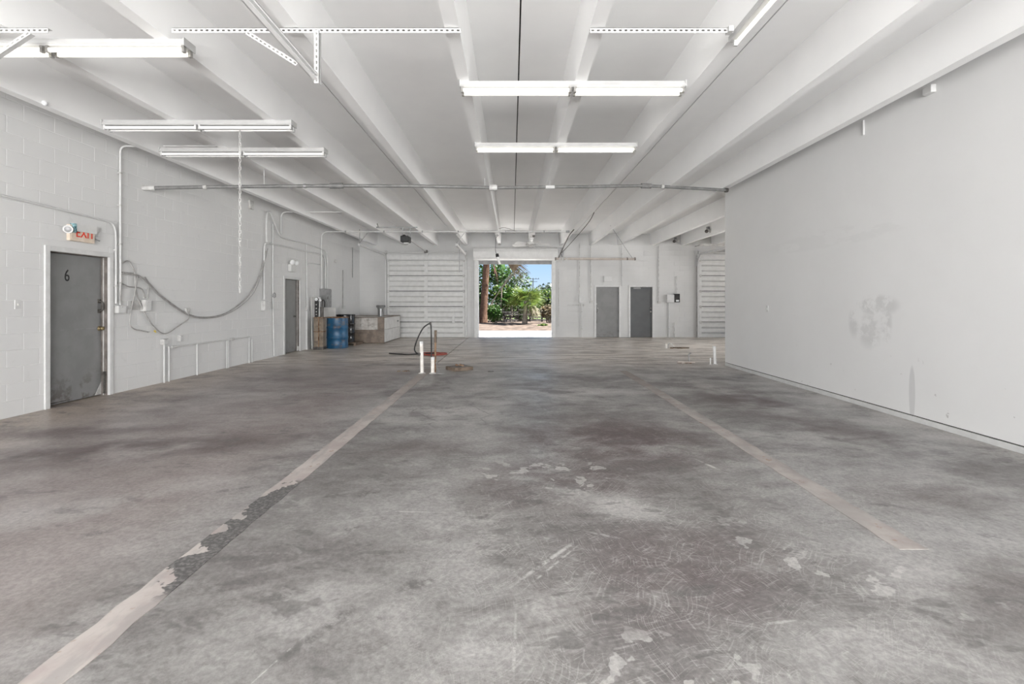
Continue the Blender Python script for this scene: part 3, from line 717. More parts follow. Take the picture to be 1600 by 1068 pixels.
# ================================================================== sectional garage doors
def garage(name, x0, x1, label, with_right_track=True, bolt_side=1):
    t = thing(name, ((x0+x1)/2, BY-0.03, 0), label, 'garage door', kind='structure')
    H = 3.08; n = 5; sh = H/n; y = BY-0.075
    xm = (x0+x1)/2
    for i in range(n):
        z0 = i*sh; z1 = z0+sh
        # ribbed skin profile (depth, z)
        prof = [(0.0, z0+0.010)]
        for gz in (0.165, 0.20, 0.375, 0.41): prof += [(0.0, z0+gz-0.012), (0.034, z0+gz-0.004), (0.034, z0+gz+0.004), (0.0, z0+gz+0.012)]
        prof += [(0.0, z1-0.06), (-0.030, z1-0.045), (-0.030, z1-0.014)]
        b = MB(); vs_ = []
        for d, z in prof: vs_ += [(x0, y-d*-1.0, z), (x1, y-d*-1.0, z)]
        m_ = len(prof)
        fs_ = [(2*k, 2*k+1, 2*k+3, 2*k+2) for k in range(m_-1)]
        vs_ += [(x0, BY-0.03, prof[0][1]), (x1, BY-0.03, prof[0][1]), (x0, BY-0.03, prof[-1][1]), (x1, BY-0.03, prof[-1][1])]
        k = 2*m_
        fs_ += [(0, k, k+1, 1), (2*m_-2, 2*m_-1, k+3, k+2), (k, k+2, k+3, k+1)]
        b.add(vs_, fs_); pn = b.build('door_section', M['white_metal'], t)
        for sx, w in ((x0+0.05, 0.09), (xm, 0.14), (x1-0.05, 0.09)):
            MB().box(sx-w/2, y-0.022, z0+0.012, sx+w/2, y-0.002, z1-0.028).build('stile', M['white_metal'], pn)
        for sx in (x0+0.05, x1-0.05):
            MB().box(sx-0.04, y-0.034, z1-0.07, sx+0.04, y-0.022, z1+0.04 if i < n-1 else z1-0.01).build('hinge', M['dirty_white'], pn)
    MB().box(x0+0.01, BY-0.028, 0.0, x1-0.01, BY-0.006, H).build('backing', M['gap_dark'], t)
    # head: lintel board and torsion shaft
    MB().box(x0-0.05, BY-0.06, H+0.01, x1+0.05, BY-0.005, H+0.22).build('head_board', M['white_paint'], t)
    MB().cyl((x0-0.02, BY-0.13, H+0.30), (x1+0.06, BY-0.13, H+0.30), 0.014, 8).build('torsion_shaft', M['white_paint'], t)
    MB().cyl((x0+0.55, BY-0.13, H+0.30), (xm+0.06, BY-0.13, H+0.30), 0.032, 12).build('torsion_spring', M['white_paint'], t)
    MB().box(xm+0.01, BY-0.17, H+0.18, xm+0.09, BY-0.01, H+0.36).build('spring_bracket', M['white_paint'], t)
    for sx in (x0-0.02, x1+0.02):
        s = 1 if sx > xm else -1
        MB().lathe([(0.07, -0.03), (0.075, -0.03), (0.06, -0.02), (0.06, 0.02), (0.075, 0.03), (0.07, 0.03)], (sx, BY-0.13, H+0.30), 14, (1, 0, 0)).build('cable_drum', M['white_paint'], t)
        hz = 3.29
        pts = [(sx+s*0.02, BY-0.10, 0.0), (sx+s*0.02, BY-0.10, hz-0.38)] 
        for a in range(1, 9):
            th = a/8*PI/2; pts.append((sx+s*0.02, BY-0.10-0.38*(1-math.cos(th)), hz-0.38+0.38*math.sin(th)))
        pts.append((sx+s*0.02, 15.75, hz))
        tr = MB()
        for p, q_ in zip(pts[:-1], pts[1:]):
            tr.bar(p, q_, 0.06, 0.07) if abs(p[2]-q_[2]) < 0.02 else tr.bar(p, q_, 0.045, 0.06)
        tr.build('track', M['white_paint'], t)
        an = MB().box(sx+s*0.035-0.02, BY-0.06, 0, sx+s*0.035+0.02, BY-0.008, 3.30); an.build('jamb_angle', M['dirty_white'], t)
        # hanger of the horizontal track
        hg = MB().bar((sx+s*0.02, 15.8, hz), (sx+s*0.02, 15.8, SOFF+0.12), 0.03, 0.012)
        hg.bar((sx+s*0.02, 15.8, hz+0.05), (sx+s*0.02+0.26, 15.8, SOFF+0.0), 0.025, 0.012)
        hg.build('track_hanger', M['galv'], t)
    return t
gl = garage('door_5', bX(605.5), bX(727), 'closed white sectional garage door left of the open doorway')
gr = garage('door_6', bX(1091), bX(1091)+3.10, 'closed greyish garage door half hidden behind the right partition')
# slide lock on the left garage door
lx = bX(709); lz = EYE+(472-492)/FPX*BY
lk = MB(); lk.box(lx-0.015, BY-0.115, lz-0.30, lx+0.015, BY-0.095, lz+0.28); lk.box(lx-0.09, BY-0.11, lz-0.02, lx+0.09, BY-0.097, lz+0.02); lk.box(lx-0.05, BY-0.12, lz-0.30, lx+0.05, BY-0.097, lz-0.05)
lk.build('slide_lock', M['white_metal'], gl)

# opened roller door: hood, guides, curtain edge
rt = thing('door_7', ((RD[0]+RD[1])/2, BY, 0), 'opened roller door with white hood above the bright doorway', 'roller door', kind='structure')
hd = MB(); prof = [(0.0, 0.0), (0.40, 0.0), (0.46, 0.06), (0.46, 0.30), (0.40, 0.42), (0.28, 0.50), (0.0, 0.52)]
hd.prism([(-u, w) for u, w in prof], (bX(740.5), BY-0.002, RD[2]+0.02), (0, 1, 0), (1, 0, 0), (0, 0, 1), bX(870)-bX(740.5))
hd.build('hood', M['white_metal'], rt, bevel=0.01)
for xa, xb in ((RD[0]-0.14, RD[0]+0.0), (RD[1]-0.0, RD[1]+0.12)):
    MB().box(xa, BY-0.06, 0, xb, BY-0.002, RD[2]+0.02).build('guide_rail', M['white_metal'], rt, bevel=0.005)
MB().box(RD[0]+0.001, BY+0.03, RD[2]-0.14, RD[1]-0.001, BY+0.10, RD[2]+0.1).build('curtain_edge', M['grey_box'], rt)
for xa in (RD[0]+0.002, RD[1]-0.022):
    MB().box(xa, BY+0.01, 0.004, xa+0.02, BY+0.19, RD[2]).build('reveal', M['white_paint'], rt)
gx = RD[1]+0.13
MB().box(gx, BY-0.30, RD[2]+0.05, gx+0.28, BY-0.01, RD[2]+0.50).build('drive_housing', M['galv'], rt, bevel=0.01)

# ================================================================== strip lights
def strip_light(x0, x1, y, label, lit, tandem=True, group='strip lights'):
    t = thing('strip_light', ((x0+x1)/2, y, SOFF-0.001-0.075), label, 'ceiling light', group)
    zt = SOFF-0.001; hh = 0.062
    hs = MB().prism([(-0.055, -hh), (0.055, -hh), (0.075, -hh+0.012), (0.05, -0.004), (0.05, 0), (-0.05, 0), (-0.05, -0.004), (-0.075, -hh+0.012)], (x0, y, zt), (0, 1, 0), (1, 0, 0), (0, 0, 1), x1-x0)
    hs.build('housing', M['enamel'], t)
    for xe in (x0, x1):
        MB().box(xe-0.004, y-0.078, zt-hh-0.004, xe+0.004, y+0.078, zt).build('end_cap', M['enamel'], t)
    xm = (x0+x1)/2
    spans = [(x0+0.02, xm-0.025), (xm+0.025, x1-0.02)] if tandem else [(x0+0.02, x1-0.02)]
    for a, b in spans:
        for dy in (-0.042, 0.042):
            MB().cyl((a+0.012, y+dy, zt-hh-0.030), (b-0.012, y+dy, zt-hh-0.030), 0.019, 10).build('tube', M['tube_on'] if lit else M['tube_off'], t)
            for s in (a, b):
                MB().box(s-0.012, y+dy-0.016, zt-hh-0.054, s+0.012, y+dy+0.016, zt-hh+0.002).build('socket', M['chrome'] if lit else M['enamel'], t)
    return t
def lx_(px, Y): return (px-800)/FPX*Y
strip_light(lx_(296, 4.20)-2.44, lx_(296, 4.20), 4.20, 'lit strip light at top left corner of the view', True)
strip_light(lx_(166, 6.05), lx_(459, 6.05), 6.05, 'unlit strip light nearer the viewer, hanging chain below it', False)
strip_light(lx_(254, 7.12), lx_(509, 7.12), 7.12, 'farther unlit strip light near the grey pipe', False)
strip_light(lx_(720, 4.99), lx_(1068, 4.99), 4.99, 'longest-looking lit double strip light in middle of the ceiling', True)
strip_light(lx_(743, 6.90), lx_(993, 6.90), 6.90, 'lit strip light behind the larger one in mid ceiling', True)
# one runs along a rib at the top right
def strip_light_long(x, y0, y1, label, lit):
    t = thing('strip_light', (x, (y0+y1)/2, SOFF-0.076), label, 'ceiling light', 'strip lights'); zt = SOFF-0.001
    MB().box(x-0.045, y0, zt-0.055, x+0.045, y1, zt).build('housing', M['enamel'], t, bevel=0.006)
    MB().cyl((x, y0+0.05, zt-0.082), (x, y1-0.05, zt-0.082), 0.016, 10).build('tube', M['tube_on'] if lit else M['tube_off'], t)
    for s in (y0+0.04, y1-0.04):
        MB().box(x-0.016, s-0.012, zt-0.10, x+0.016, s+0.012, zt-0.05).build('socket', M['enamel'], t)
strip_light_long(1.90, 1.75, 4.12, 'lit strip light running along a rib at top right', True)

# ================================================================== perforated angles, track and brace
def perforated(b, p0, p1, w=0.04, holes=None):
    """an L of two flanges; the flange facing the viewer has punched slots (built as a ladder)"""
    p0 = Vector(p0); p1 = Vector(p1); d = (p1-p0); L = d.length; d.normalize()
    nrm = Vector((0, -1, 0)); up = nrm.cross(d); up = up if up.length > 0.1 else Vector((0, 0, 1)); up.normalize()
    n = max(2, int(L/0.045)); th = 0.003
    def slab(a, c, w0, w1):
        q0 = p0+d*a; q1 = p0+d*c
        v = [q0+up*w0, q1+up*w0, q1+up*w1, q0+up*w1]; v += [x-nrm*th for x in v]
        b.add(v, [(0, 1, 2, 3), (7, 6, 5, 4), (0, 4, 5, 1), (1, 5, 6, 2), (2, 6, 7, 3), (3, 7, 4, 0)])
    slab(0, L, -w/2, -w/6); slab(0, L, w/6, w/2)
    for i in range(n+1):
        a = L*i/n; slab(max(0, a-0.011), min(L, a+0.011), -w/6, w/6)
    v = [p0+up*w/2, p1+up*w/2, p1+up*w/2-nrm*w, p0+up*w/2-nrm*w]; v += [x-up*th for x in v]
    b.add(v, [(0, 1, 2, 3), (7, 6, 5, 4), (0, 4, 5, 1), (1, 5, 6, 2), (2, 6, 7, 3), (3, 7, 4, 0)])
zA = SOFF-0.025; yA = 3.98
t = thing('track_support', (lx_(495, yA), yA, SOFF), 'white perforated angle bracket with drop arm holding a door track', 'bracket')
b = MB(); perforated(b, (lx_(268, yA), yA, zA), (lx_(720, yA), yA, zA)); b.build('cross_angle', M['enamel'], t)
xd = lx_(495, yA); zd = at(495, 130, yA).z
b = MB(); perforated(b, (xd, yA-0.005, zA), (xd, yA-0.005, zd), 0.042); b.build('drop_angle', M['enamel'], t)
b = MB(); perforated(b, (lx_(386, yA), yA-0.01, zA-0.02), (lx_(464, 3.86), 3.86, at(464, 100, 3.86).z), 0.036); b.build('brace', M['enamel'], t)
zt_ = zd+0.04
tr = MB().box(xd-0.028, -0.8, zt_-0.018, xd-0.024, yA-0.01, zt_+0.035); tr.box(xd-0.028, -0.8, zt_+0.031, xd+0.012, yA-0.01, zt_+0.035); tr.box(xd-0.028, -0.8, zt_-0.018, xd+0.012, yA-0.01, zt_-0.014); tr.box(xd+0.008, -0.8, zt_+0.018, xd+0.012, yA-0.01, zt_+0.035)
tr.build('overhead_track', M['paint_ceiling'], t)
t = thing('perforated_angle', (lx_(1035, yA), yA, SOFF), 'short white perforated angle between two ribs near top right', 'bracket')
b = MB(); perforated(b, (lx_(922, yA), yA, zA), (lx_(1146, yA), yA, zA)); b.build('angle_bar', M['enamel'], t)
b = MB(); b.box(lx_(1146, yA)-0.05, yA-0.03, zA-0.02, lx_(1146, yA)-0.01, yA+0.04, zA+0.024); b.build('end_clip', M['enamel'], t)
t = thing('perforated_angle', (lx_(20, yA), yA, SOFF), 'white perforated angle with slanted brace at the left edge', 'bracket')
b = MB(); perforated(b, (-5.5, yA, zA), (lx_(75, yA), yA, zA)); b.build('angle_bar', M['enamel'], t)
b = MB(); perforated(b, (lx_(48, yA), yA-0.01, zA-0.02), (lx_(-60, 3.9), 3.9, at(-60, 120, 3.9).z), 0.036); b.build('brace', M['enamel'], t)

# ================================================================== grey pipe across the ceiling
pp = []
Ya, Yb = 7.93, 9.60
for px, py in ((222, 293.5), (236, 293.5), (320, 292), (525, 290), (650, 290.5), (770, 293), (865, 292), (1005, 290), (1030, 291), (1137, 297)):
    f = (px-222)/(1137-222); Y = 1/((1-f)/Ya + f/Yb); pp.append(at(px, py, Y))
t = thing('ceiling_pipe', tuple(pp[4]), 'long grey steel pipe slung crosswise under the ceiling ribs', 'pipe')
MB().tube(pp, 0.030, 10).build('pipe', M['pipe_grey'], t)
def along(a, b_, r, nm, mat): MB().cyl(a, b_, r, 10).build(nm, mat, t)
along(pp[0], pp[1]+Vector((0.06, 0.01, 0)), 0.040, 'end_fitting', M['dirty_white'])
def onp(px):
    for a, b_ in zip(pp[:-1], pp[1:]):
        xa = 800+FPX*a.x/a.y; xb = 800+FPX*b_.x/b_.y
        if xa <= px <= xb: return a+(b_-a)*((px-xa)/(xb-xa))
for px0, px1, r, nm, mt in ((515, 536, 0.048, 'union_fitting', 'pipe_grey'), (764, 776, 0.055, 'junction_body', 'dirty_white'), (852, 866, 0.036, 'sleeve', 'white_paint'), (1002, 1017, 0.048, 'coupling', 'pipe_grey'), (318, 323, 0.040, 'clamp', 'dirty_white'), (473, 477, 0.036, 'clamp', 'galv'), (1033, 1037, 0.040, 'clamp', 'dirty_white'), (1133, 1138, 0.044, 'end_cap', 'dark_steel')):
    along(onp(px0), onp(min(px1, 1136.9)), r, nm, M[mt])
for sx in (-4.25, -0.50, 0.71, 3.15):
    q = None
    for a, b_ in zip(pp[:-1], pp[1:]):
        if a.x <= sx <= b_.x: q = a+(b_-a)*((sx-a.x)/(b_.x-a.x))
    MB().cyl(q, (q.x, q.y, SOFF), 0.005, 6).build('hanger_rod', M['white_paint'], t)
# wall flange of the pipe
MB().cyl((WLX, pp[0].y, pp[0].z), pp[0], 0.02, 10).build('wall_stub', M['dirty_white'], t)

# chain
cx, cy = lx_(375, 6.05), 6.05
z_top = SOFF-0.12; z_bot = at(375, 462, 6.05).z
b = MB(); L = 0.062; n = int((z_top-z_bot)/0.05)
for i in range(n):
    zc = z_top-0.02-i*0.05; pts = []
    for j in range(8):
        a = 2*PI*j/8; u = 0.013*math.cos(a); w = L/2*math.sin(a)*1.0
        pts.append((cx+(u if i % 2 else 0), cy+(0 if i % 2 else u), zc+w))
    b.tube(pts, 0.004, 5, closed=True)
o = b.build('hanging_chain', M['dirty_white']); tag(o, 'long white chain hanging from the unlit strip light', 'chain')

# ================================================================== conduits and boxes on the left wall
def conduit(pts, r, label, mat='white_paint', rad=0.1, straps=(), name='conduit', group='white conduits'):
    t = thing(name, tuple(pts[0]), label, 'pipe' if name != 'cable' else 'cable', group)
    MB().tube(fillet(pts, rad), r, 8).build('tubing', M[mat], t)
    for p in straps:
        MB().box(p[0]-0.005 - 0.02, p[1]-0.02, p[2]-0.012, p[0]+r+0.006, p[1]+0.02, p[2]+0.012).build('strap', M['dirty_white'], t)
    return t
p187 = wl(187.5, 480); y187 = p187.y
zc1 = at(187, 228, y187).z
conduit([(WLX+0.035, y187, 1.36), (WLX+0.035, y187, zc1), (STEMS[1]-0.09, y187, zc1)], 0.0155, 'tall white conduit rising beside the numbered door and turning along ceiling', straps=[(WLX+0.03, y187, z) for z in (1.7, 2.3, 2.9, 3.4)])
q0 = wl(-60, 290); q1 = wl(160, 343.5); q2 = wl(182.6, 350); 
conduit([q0, wl(67, 320.5), q1, Vector((q2.x, y187-0.075, q1.z-0.02)), Vector((q2.x, y187-0.075, 1.38))], 0.014, 'white conduit sloping above the exit sign and down beside numbered door', rad=0.22, straps=[(WLX+0.03, y187-0.075, z) for z in (1.65, 2.2)])
def wallbox(c, dy, dz, dx, label, mat='dirty_white', name='junction_box', cat='box', lid=True, group='wall boxes', side=None):
    t = thing(name, (WLX, c.y, c.z-dz/2), label, cat, group)
    MB().box(WLX, c.y-dy/2, c.z-dz/2, WLX+dx, c.y+dy/2, c.z+dz/2).build('body', M[mat], t, bevel=0.004)
    if lid: 
        l = MB().box(WLX+dx, c.y-dy/2+0.006, c.z-dz/2+0.006, WLX+dx+0.006, c.y+dy/2-0.006, c.z+dz/2-0.006).build('cover', M['white_paint'] if side is None else M[side], t, bevel=0.002)
        MB().cyl((WLX+dx+0.005, c.y, c.z+dz*0.3), (WLX+dx+0.009, c.y, c.z+dz*0.3), 0.006, 8).build('screw', M['galv'], l)
    return t
bx1 = wl(190, 483, 0.06); wallbox(bx1, 0.15, 0.115, 0.07, 'white junction box where two conduits end beside numbered door')
bx2 = wl(231, 477, 0.08); t = wallbox(bx2, 0.13, 0.19, 0.09, 'white switch box with dark edge under the tangled wires')
MB().box(WLX+0.01, bx2.y+0.066, bx2.z-0.06, WLX+0.085, bx2.y+0.074, bx2.z+0.07).build('side_plate', M['black'], t)
c = wl(211, 477, 0.01); wallbox(c, 0.20, 0.14, 0.015, 'flat white plate between the two boxes near the wires', lid=False)
c = wl(28.5, 475.5, 0.01); t = wallbox(c, 0.075, 0.115, 0.008, 'small light switch plate left of the numbered door', name='light_switch', cat='switch', lid=False, mat='white_paint')
MB().box(WLX+0.008, c.y-0.005, c.z-0.012, WLX+0.018, c.y+0.005, c.z+0.012).build('toggle', M['dirty_white'], t)
c = wl(258, 533.5, 0.04); wallbox(c, 0.12, 0.10, 0.06, 'small white box atop the lower wall pipes')
c = wl(283, 528, 0.04); wallbox(c, 0.09, 0.115, 0.05, 'little outlet box above the low pipe frame')
c = wl(413.5, 477.5, 0.05); wallbox(c, 0.17, 0.24, 0.10, 'white disconnect box below the bent conduit by second door')

# loose cables
def c6_(lst, off=0.03): return [wl(170+x/4.854, 380+y/4.854, off) for x, y in lst]
cabs = [
 (c6_([(100, 220), (200, 235), (290, 290), (400, 400), (590, 530), (720, 560), (860, 540), (980, 470), (1080, 370), (1150, 230), (1190, 60)], 0.03), 0.013, 'thick cable sagging in a long loop across the left wall', 'cable'),
 (c6_([(105, 226), (205, 242), (290, 300), (400, 412), (590, 540), (720, 568), (860, 550), (990, 482), (1100, 372), (1165, 210), (1205, 40)], 0.05), 0.008, 'thinner cable sagging alongside the thick wall cable', 'cable'),
 (c6_([(100, 150), (150, 135), (195, 220), (205, 350), (235, 450), (290, 560), (350, 640), (430, 685), (530, 625), (600, 575), (603, 520)], 0.04), 0.010, 'loose looping wire hanging past the switch box to a low curve', 'cable'),
 (c6_([(105, 305), (150, 328), (200, 333), (245, 342), (265, 375), (268, 412)], 0.03), 0.009, 'short wire curving into the top of the switch box', 'cable'),
 (c6_([(215, 250), (200, 370), (175, 480), (158, 600), (185, 645), (240, 660), (300, 672)], 0.045), 0.010, 'loose wire dropping left of the switch box to a cut end', 'cable'),
 (c6_([(275, 255), (303, 300), (300, 350), (293, 412)], 0.03), 0.008, 'short straight wire above the switch box', 'cable'),
 (c6_([(95, 230), (92, 330), (88, 430), (95, 475)], 0.045), 0.010, 'wire running down beside the paired conduits', 'cable'),
]
for pts, r, lab, mt in cabs:
    t = thing('cable', tuple(pts[0]), lab, 'cable', 'loose wall cables'); MB().tube(spline(pts, 5), r, 7).build('sheath', M[mt], t)
    e_ = pts[-1]; MB().cyl(e_-Vector((0, 0.01, 0)), e_+Vector((0, 0.02, 0)), r*1.3, 7).build('end_plug', M['dirty_white'], t)
c = wl(241.5, 516.5, 0.04); o = MB().cyl(c, c+Vector((0, 0.03, -0.03)), 0.016, 8, 0.009).build('wire_connector', M['yellow']); tag(o, 'small yellow wire connector on the loose cables', 'connector')
c = wl(293, 485, 0.03); o = MB().box(WLX, c.y-0.05, c.z-0.06, WLX+0.045, c.y+0.05, c.z+0.05).build('cable_bracket', M['dirty_white'], bevel=0.006); tag(o, 'pale bracket pinning the sagging cables to wall', 'bracket')

# low capped pipe frame
t = thing('low_pipe_frame', tuple(wl(320, 580, 0)), 'low white pipe frame standing against the left wall', 'pipe')
def post(px, ytop, nm='post', r=0.014):
    a = wl(px, ytop, 0.04); MB().cyl((a.x, a.y, 0), a, r, 8).build(nm, M['white_paint'], t); return a
post(256.5, 537); a0 = post(264, 541); post(308, 536); a1 = post(354.5, 531); post(357, 532); a2 = post(389.5, 527.5); post(394, 530, 'post', 0.012)
zr = (a0.z+a2.z)/2
MB().tube([(a0.x, a0.y, zr), (a2.x, a2.y, zr)], 0.013, 8).build('top_rail', M['white_paint'], t)
for px in (268, 360):
    a = wl(px, 540, 0.04); MB().cyl((a.x, a.y, zr), (a.x, a.y+0.12, zr), 0.026, 8).build('coupling', M['dirty_white'], t)

# conduits around the second door
def c7(lst, off=0.035): return [wl(380+x/4.108, 300+y/4.108, off) for x, y in lst]
conduit(c7([(135, 690), (135, 335), (155, 325), (512, 402), (526, 425), (526, 622)]), 0.024, 'white conduit arching over the second door down to grey panel', rad=0.18)
conduit(c7([(150, 320), (150, 135), (172, 122), (190, 170), (240, 290), (405, 330), (528, 372), (541, 400), (541, 622)], 0.06), 0.020, 'upper white conduit stepping down above the second door to panel', rad=0.2)
conduit(c7([(190, 205), (190, 650), (198, 1050)], 0.03), 0.018, 'straight white conduit running to the floor left of second door')
a = wl(427, 461, 0.03); o = MB().lathe([(0.02, 0), (0.045, 0.03), (0.045, 0.10), (0.02, 0.14)], (a.x+0.02, a.y, a.z-0.07), 12).build('conduit_fitting', M['galv']); tag(o, 'grey round fitting halfway down the straight conduit', 'fitting')
conduit(c7([(405, 332), (408, 600), (411, 742)], 0.03), 0.018, 'straight white conduit dropping right of second door to a small box')
a = wl(480.5, 481.5, 0.04); wallbox(a, 0.14, 0.10, 0.07, 'small box at foot of the conduit right of second door')
pD = c7([(243, 290)])[0]; zD = wl(439, 331).z
conduit([pD, (pD.x, pD.y, zD), (STEMS[1]-0.09, pD.y, zD)], 0.019, 'conduit turning off the left wall toward the second ceiling rib', rad=0.16)
a = wl(393, 320, 0.03); o = MB().box(WLX, a.y-0.09, a.z-0.10, WLX+0.05, a.y+0.09, a.z+0.10).build('wall_bracket', M['dirty_white'], bevel=0.01); tag(o, 'small pale bracket high on left wall above the switch conduit', 'bracket')
conduit(c7([(412, 462), (425, 455), (505, 467), (510, 480), (510, 620)], 0.025), 0.012, 'thin conduit looping right of second door', rad=0.08)
# long cross conduit
yE = 15.25; zE = SOFF-0.035
t = conduit([(WLX+0.05, yE, 1.83), (WLX+0.05, yE, zE), (lx_(888, yE), yE, zE)], 0.022, 'long conduit rising from the grey panel and crossing under all ribs', rad=0.22)
for px in (540, 600, 660, 716, 790, 850):
    MB().box(lx_(px, yE)-0.02, yE-0.03, zE-0.025, lx_(px, yE)+0.02, yE+0.03, zE+0.028).build('strap', M['galv'], t)
MB().cyl((lx_(884, yE), yE, zE), (lx_(890, yE), yE, zE), 0.034, 8).build('end_cap', M['galv'], t)
conduit(c7([(640, 500), (640, 742)], 0.02), 0.016, 'short dark-edged conduit above the drums', mat='cable')
a = wl(537, 480, 0.03); wallbox(a, 0.2, 0.10, 0.06, 'small outlet box above the black drum')
conduit(c7([(702, 355), (702, 548)], 0.02), 0.014, 'short conduit stub near the far left corner', mat='galv')
a = wl(524, 408, 0.03); o = MB().lathe([(0.05, 0), (0.06, 0.02), (0.05, 0.06), (0.02, 0.08)], (WLX, a.y, a.z), 12, (1, 0, 0)).build('wall_sensor', M['dirty_white']); tag(o, 'small round white sensor high above the drums', 'sensor')

# grey electric panel
t = thing('electric_panel', (WLX+0.1, 15.6, 1.24), 'grey electric panel on left wall above the blue drum', 'panel')
MB().box(WLX, 15.20, 1.24, WLX+0.22, 15.62, 1.83).build('cabinet', M['grey_box'], t, bevel=0.008)
MB().box(WLX+0.22, 15.215, 1.26, WLX+0.235, 15.605, 1.81).build('panel_door', M['galv'], t, bevel=0.004)
MB().box(WLX+0.235, 15.25, 1.5, WLX+0.25, 15.28, 1.58).build('latch', M['dark_steel'], t)
t = thing('meter_box', (WLX+0.1, 15.05, 1.22), 'smaller grey meter box with round dial beside the panel', 'panel')
MB().box(WLX, 14.98, 1.20, WLX+0.16, 15.16, 1.46).build('cabinet', M['galv'], t, bevel=0.008)
MB().lathe([(0.07, 0), (0.07, 0.05), (0.055, 0.07)], (WLX+0.08, 14.98, 1.50), 14, (0, -1, 0)).build('dial', M['lens'], t)

# emergency light over second door
c = wl(457, 417, 0.05)
t = thing('emergency_light', (WLX, c.y, c.z-0.12), 'white emergency light with two round heads above second door', 'emergency light')
MB().box(WLX, c.y-0.16, c.z-0.13, WLX+0.09, c.y+0.16, c.z+0.07).build('battery_case', M['white_metal'], t, bevel=0.012)
for dy in (-0.12, 0.12):
    b = MB().lathe([(0.03, -0.05), (0.06, -0.02), (0.075, 0.03), (0.075, 0.045)], (WLX+0.08, c.y+dy, c.z+0.13), 14, (0.8, -0.5, -0.25)); hdl = b.build('lamp_head', M['white_metal'], t)
    MB().lathe([(0.066, 0.04), (0.05, 0.05), (0.02, 0.055)], (WLX+0.08, c.y+dy, c.z+0.13), 14, (0.8, -0.5, -0.25)).build('lens', M['lens'], hdl)

# exit sign
e0 = wl(111.5, 364, 0.07); e1 = wl(150.5, 364, 0.07); ym = (e0.y+e1.y)/2; hw = (e1.y-e0.y)/2
zb = at(131, 378, ym).z; zt = at(131, 351, ym).z
t = thing('exit_sign', (WLX, ym, zb), 'broken exit sign with red letters half covered above numbered door', 'sign')
MB().box(WLX, ym-hw, zb, WLX+0.05, ym+hw, zt-0.02).build('sign_case', M['beige_plastic'], t, bevel=0.006)
MB().box(WLX+0.05, ym-hw+0.02, zb+0.03, WLX+0.053, ym+hw-0.01, zt-0.04).build('face_plate', M['beige_plastic'], t)
vs_, fs_ = text_mesh('EXIT', 0.19, 0.0025)
b = MB(); b.add([(WLX+0.056+v.z, ym+0.035+v.x*0.76, zb+0.115+v.y*0.95) for v in vs_], fs_); o = b.build('lettering', M['exit_red'], t); o['label'] = 'red letters EXIT'
cv = MB(); cv.prism([(0.06, zb+0.137), (0.075, zb+0.137), (0.075, zt), (0.0, zt+0.01), (0.0, zt), (0.06, zt-0.012)], (WLX, ym-hw+0.075, 0), (1, 0, 0), (0, 1, 0), (0, 0, 1), 2*hw-0.07)
cv.build('loose_cover', M['white_metal'], t)
MB().box(WLX+0.02, ym-hw+0.035, zb+0.115, WLX+0.078, ym-hw+0.075, zt-0.005).build('sticker', M['teal'], t)
for dy, dz in ((-hw-0.015, 0.15),):
    hdl = MB().lathe([(0.025, -0.06), (0.045, -0.03), (0.055, 0.02), (0.055, 0.05)], (WLX+0.05, ym+dy, zb+dz), 14, (0.5, -0.85, -0.15)).build('lamp_head', M['white_paint'], t)
    MB().lathe([(0.048, 0.045), (0.035, 0.052), (0.01, 0.054)], (WLX+0.05, ym+dy, zb+dz), 14, (0.5, -0.85, -0.15)).build('lens', M['galv'], hdl)
b = MB().bar((WLX+0.02, ym+hw, zb+0.08), (WLX+0.05, ym+hw+0.08, zb+0.05), 0.02, 0.012); b.bar((WLX+0.02, ym+hw, zb+0.11), (WLX+0.04, ym+hw+0.06, zb+0.12), 0.012, 0.012); b.build('broken_bracket', M['galv'], t)
o = MB().lathe([(0.022, 0), (0.03, 0.01), (0.02, 0.03), (0.008, 0.035)], at(68, 150, 5.6)+Vector((0, 0, 0)), 10, (0.3, -0.9, -0.3)).build('rib_anchor', M['lens'])
sx = STEMS[0]+0.06; ya = 750*(-sx)/(800-68.5)
bpy.data.objects.remove(o)
o = MB().lathe([(0.028, 0), (0.03, 0.012), (0.018, 0.03), (0.006, 0.035)], (sx+0.002, ya, SOFF+0.015), 12, (1, 0, 0)).build('rib_anchor', M['lens']); tag(o, 'small bright anchor on the rib over the left wall', 'anchor')

# ================================================================== drums, machine and tank in the far left corner
def drum(c, r, h, mat, label, rusty_rim):
    t = thing('steel_drum', c, label, 'drum', 'steel drums'); c = Vector(c)
    prof = [(r*0.96, 0.0), (r*1.03, 0.005), (r*1.03, 0.03), (r*0.99, 0.04)]
    for zc in (h*0.34, h*0.66):
        prof += [(r*0.99, zc-0.03), (r*1.025, zc-0.012), (r*1.025, zc+0.012), (r*0.99, zc+0.03)]
    prof += [(r*0.99, h-0.04), (r*0.99, h-0.03)]
    MB().lathe(prof, c, 32).build('shell', mat, t)
    MB().lathe([(r*0.99, h-0.03), (r*1.035, h-0.03), (r*1.04, h-0.012), (r*1.03, h), (r*0.97, h), (r*0.965, h-0.022), (0.01, h-0.022)], c, 32).build('rim', rusty_rim, t)
    MB().lathe([(0.035, 0), (0.035, 0.018), (0.02, 0.022)], c+Vector((r*0.55, r*0.3, h-0.022)), 12).build('bung', M['dark_steel'], t)
    return t
drum((-5.38, 14.80, 0), 0.315, 0.95, M['drum_blue'], 'rust-flecked blue steel drum standing in the far left corner', M['rust'])
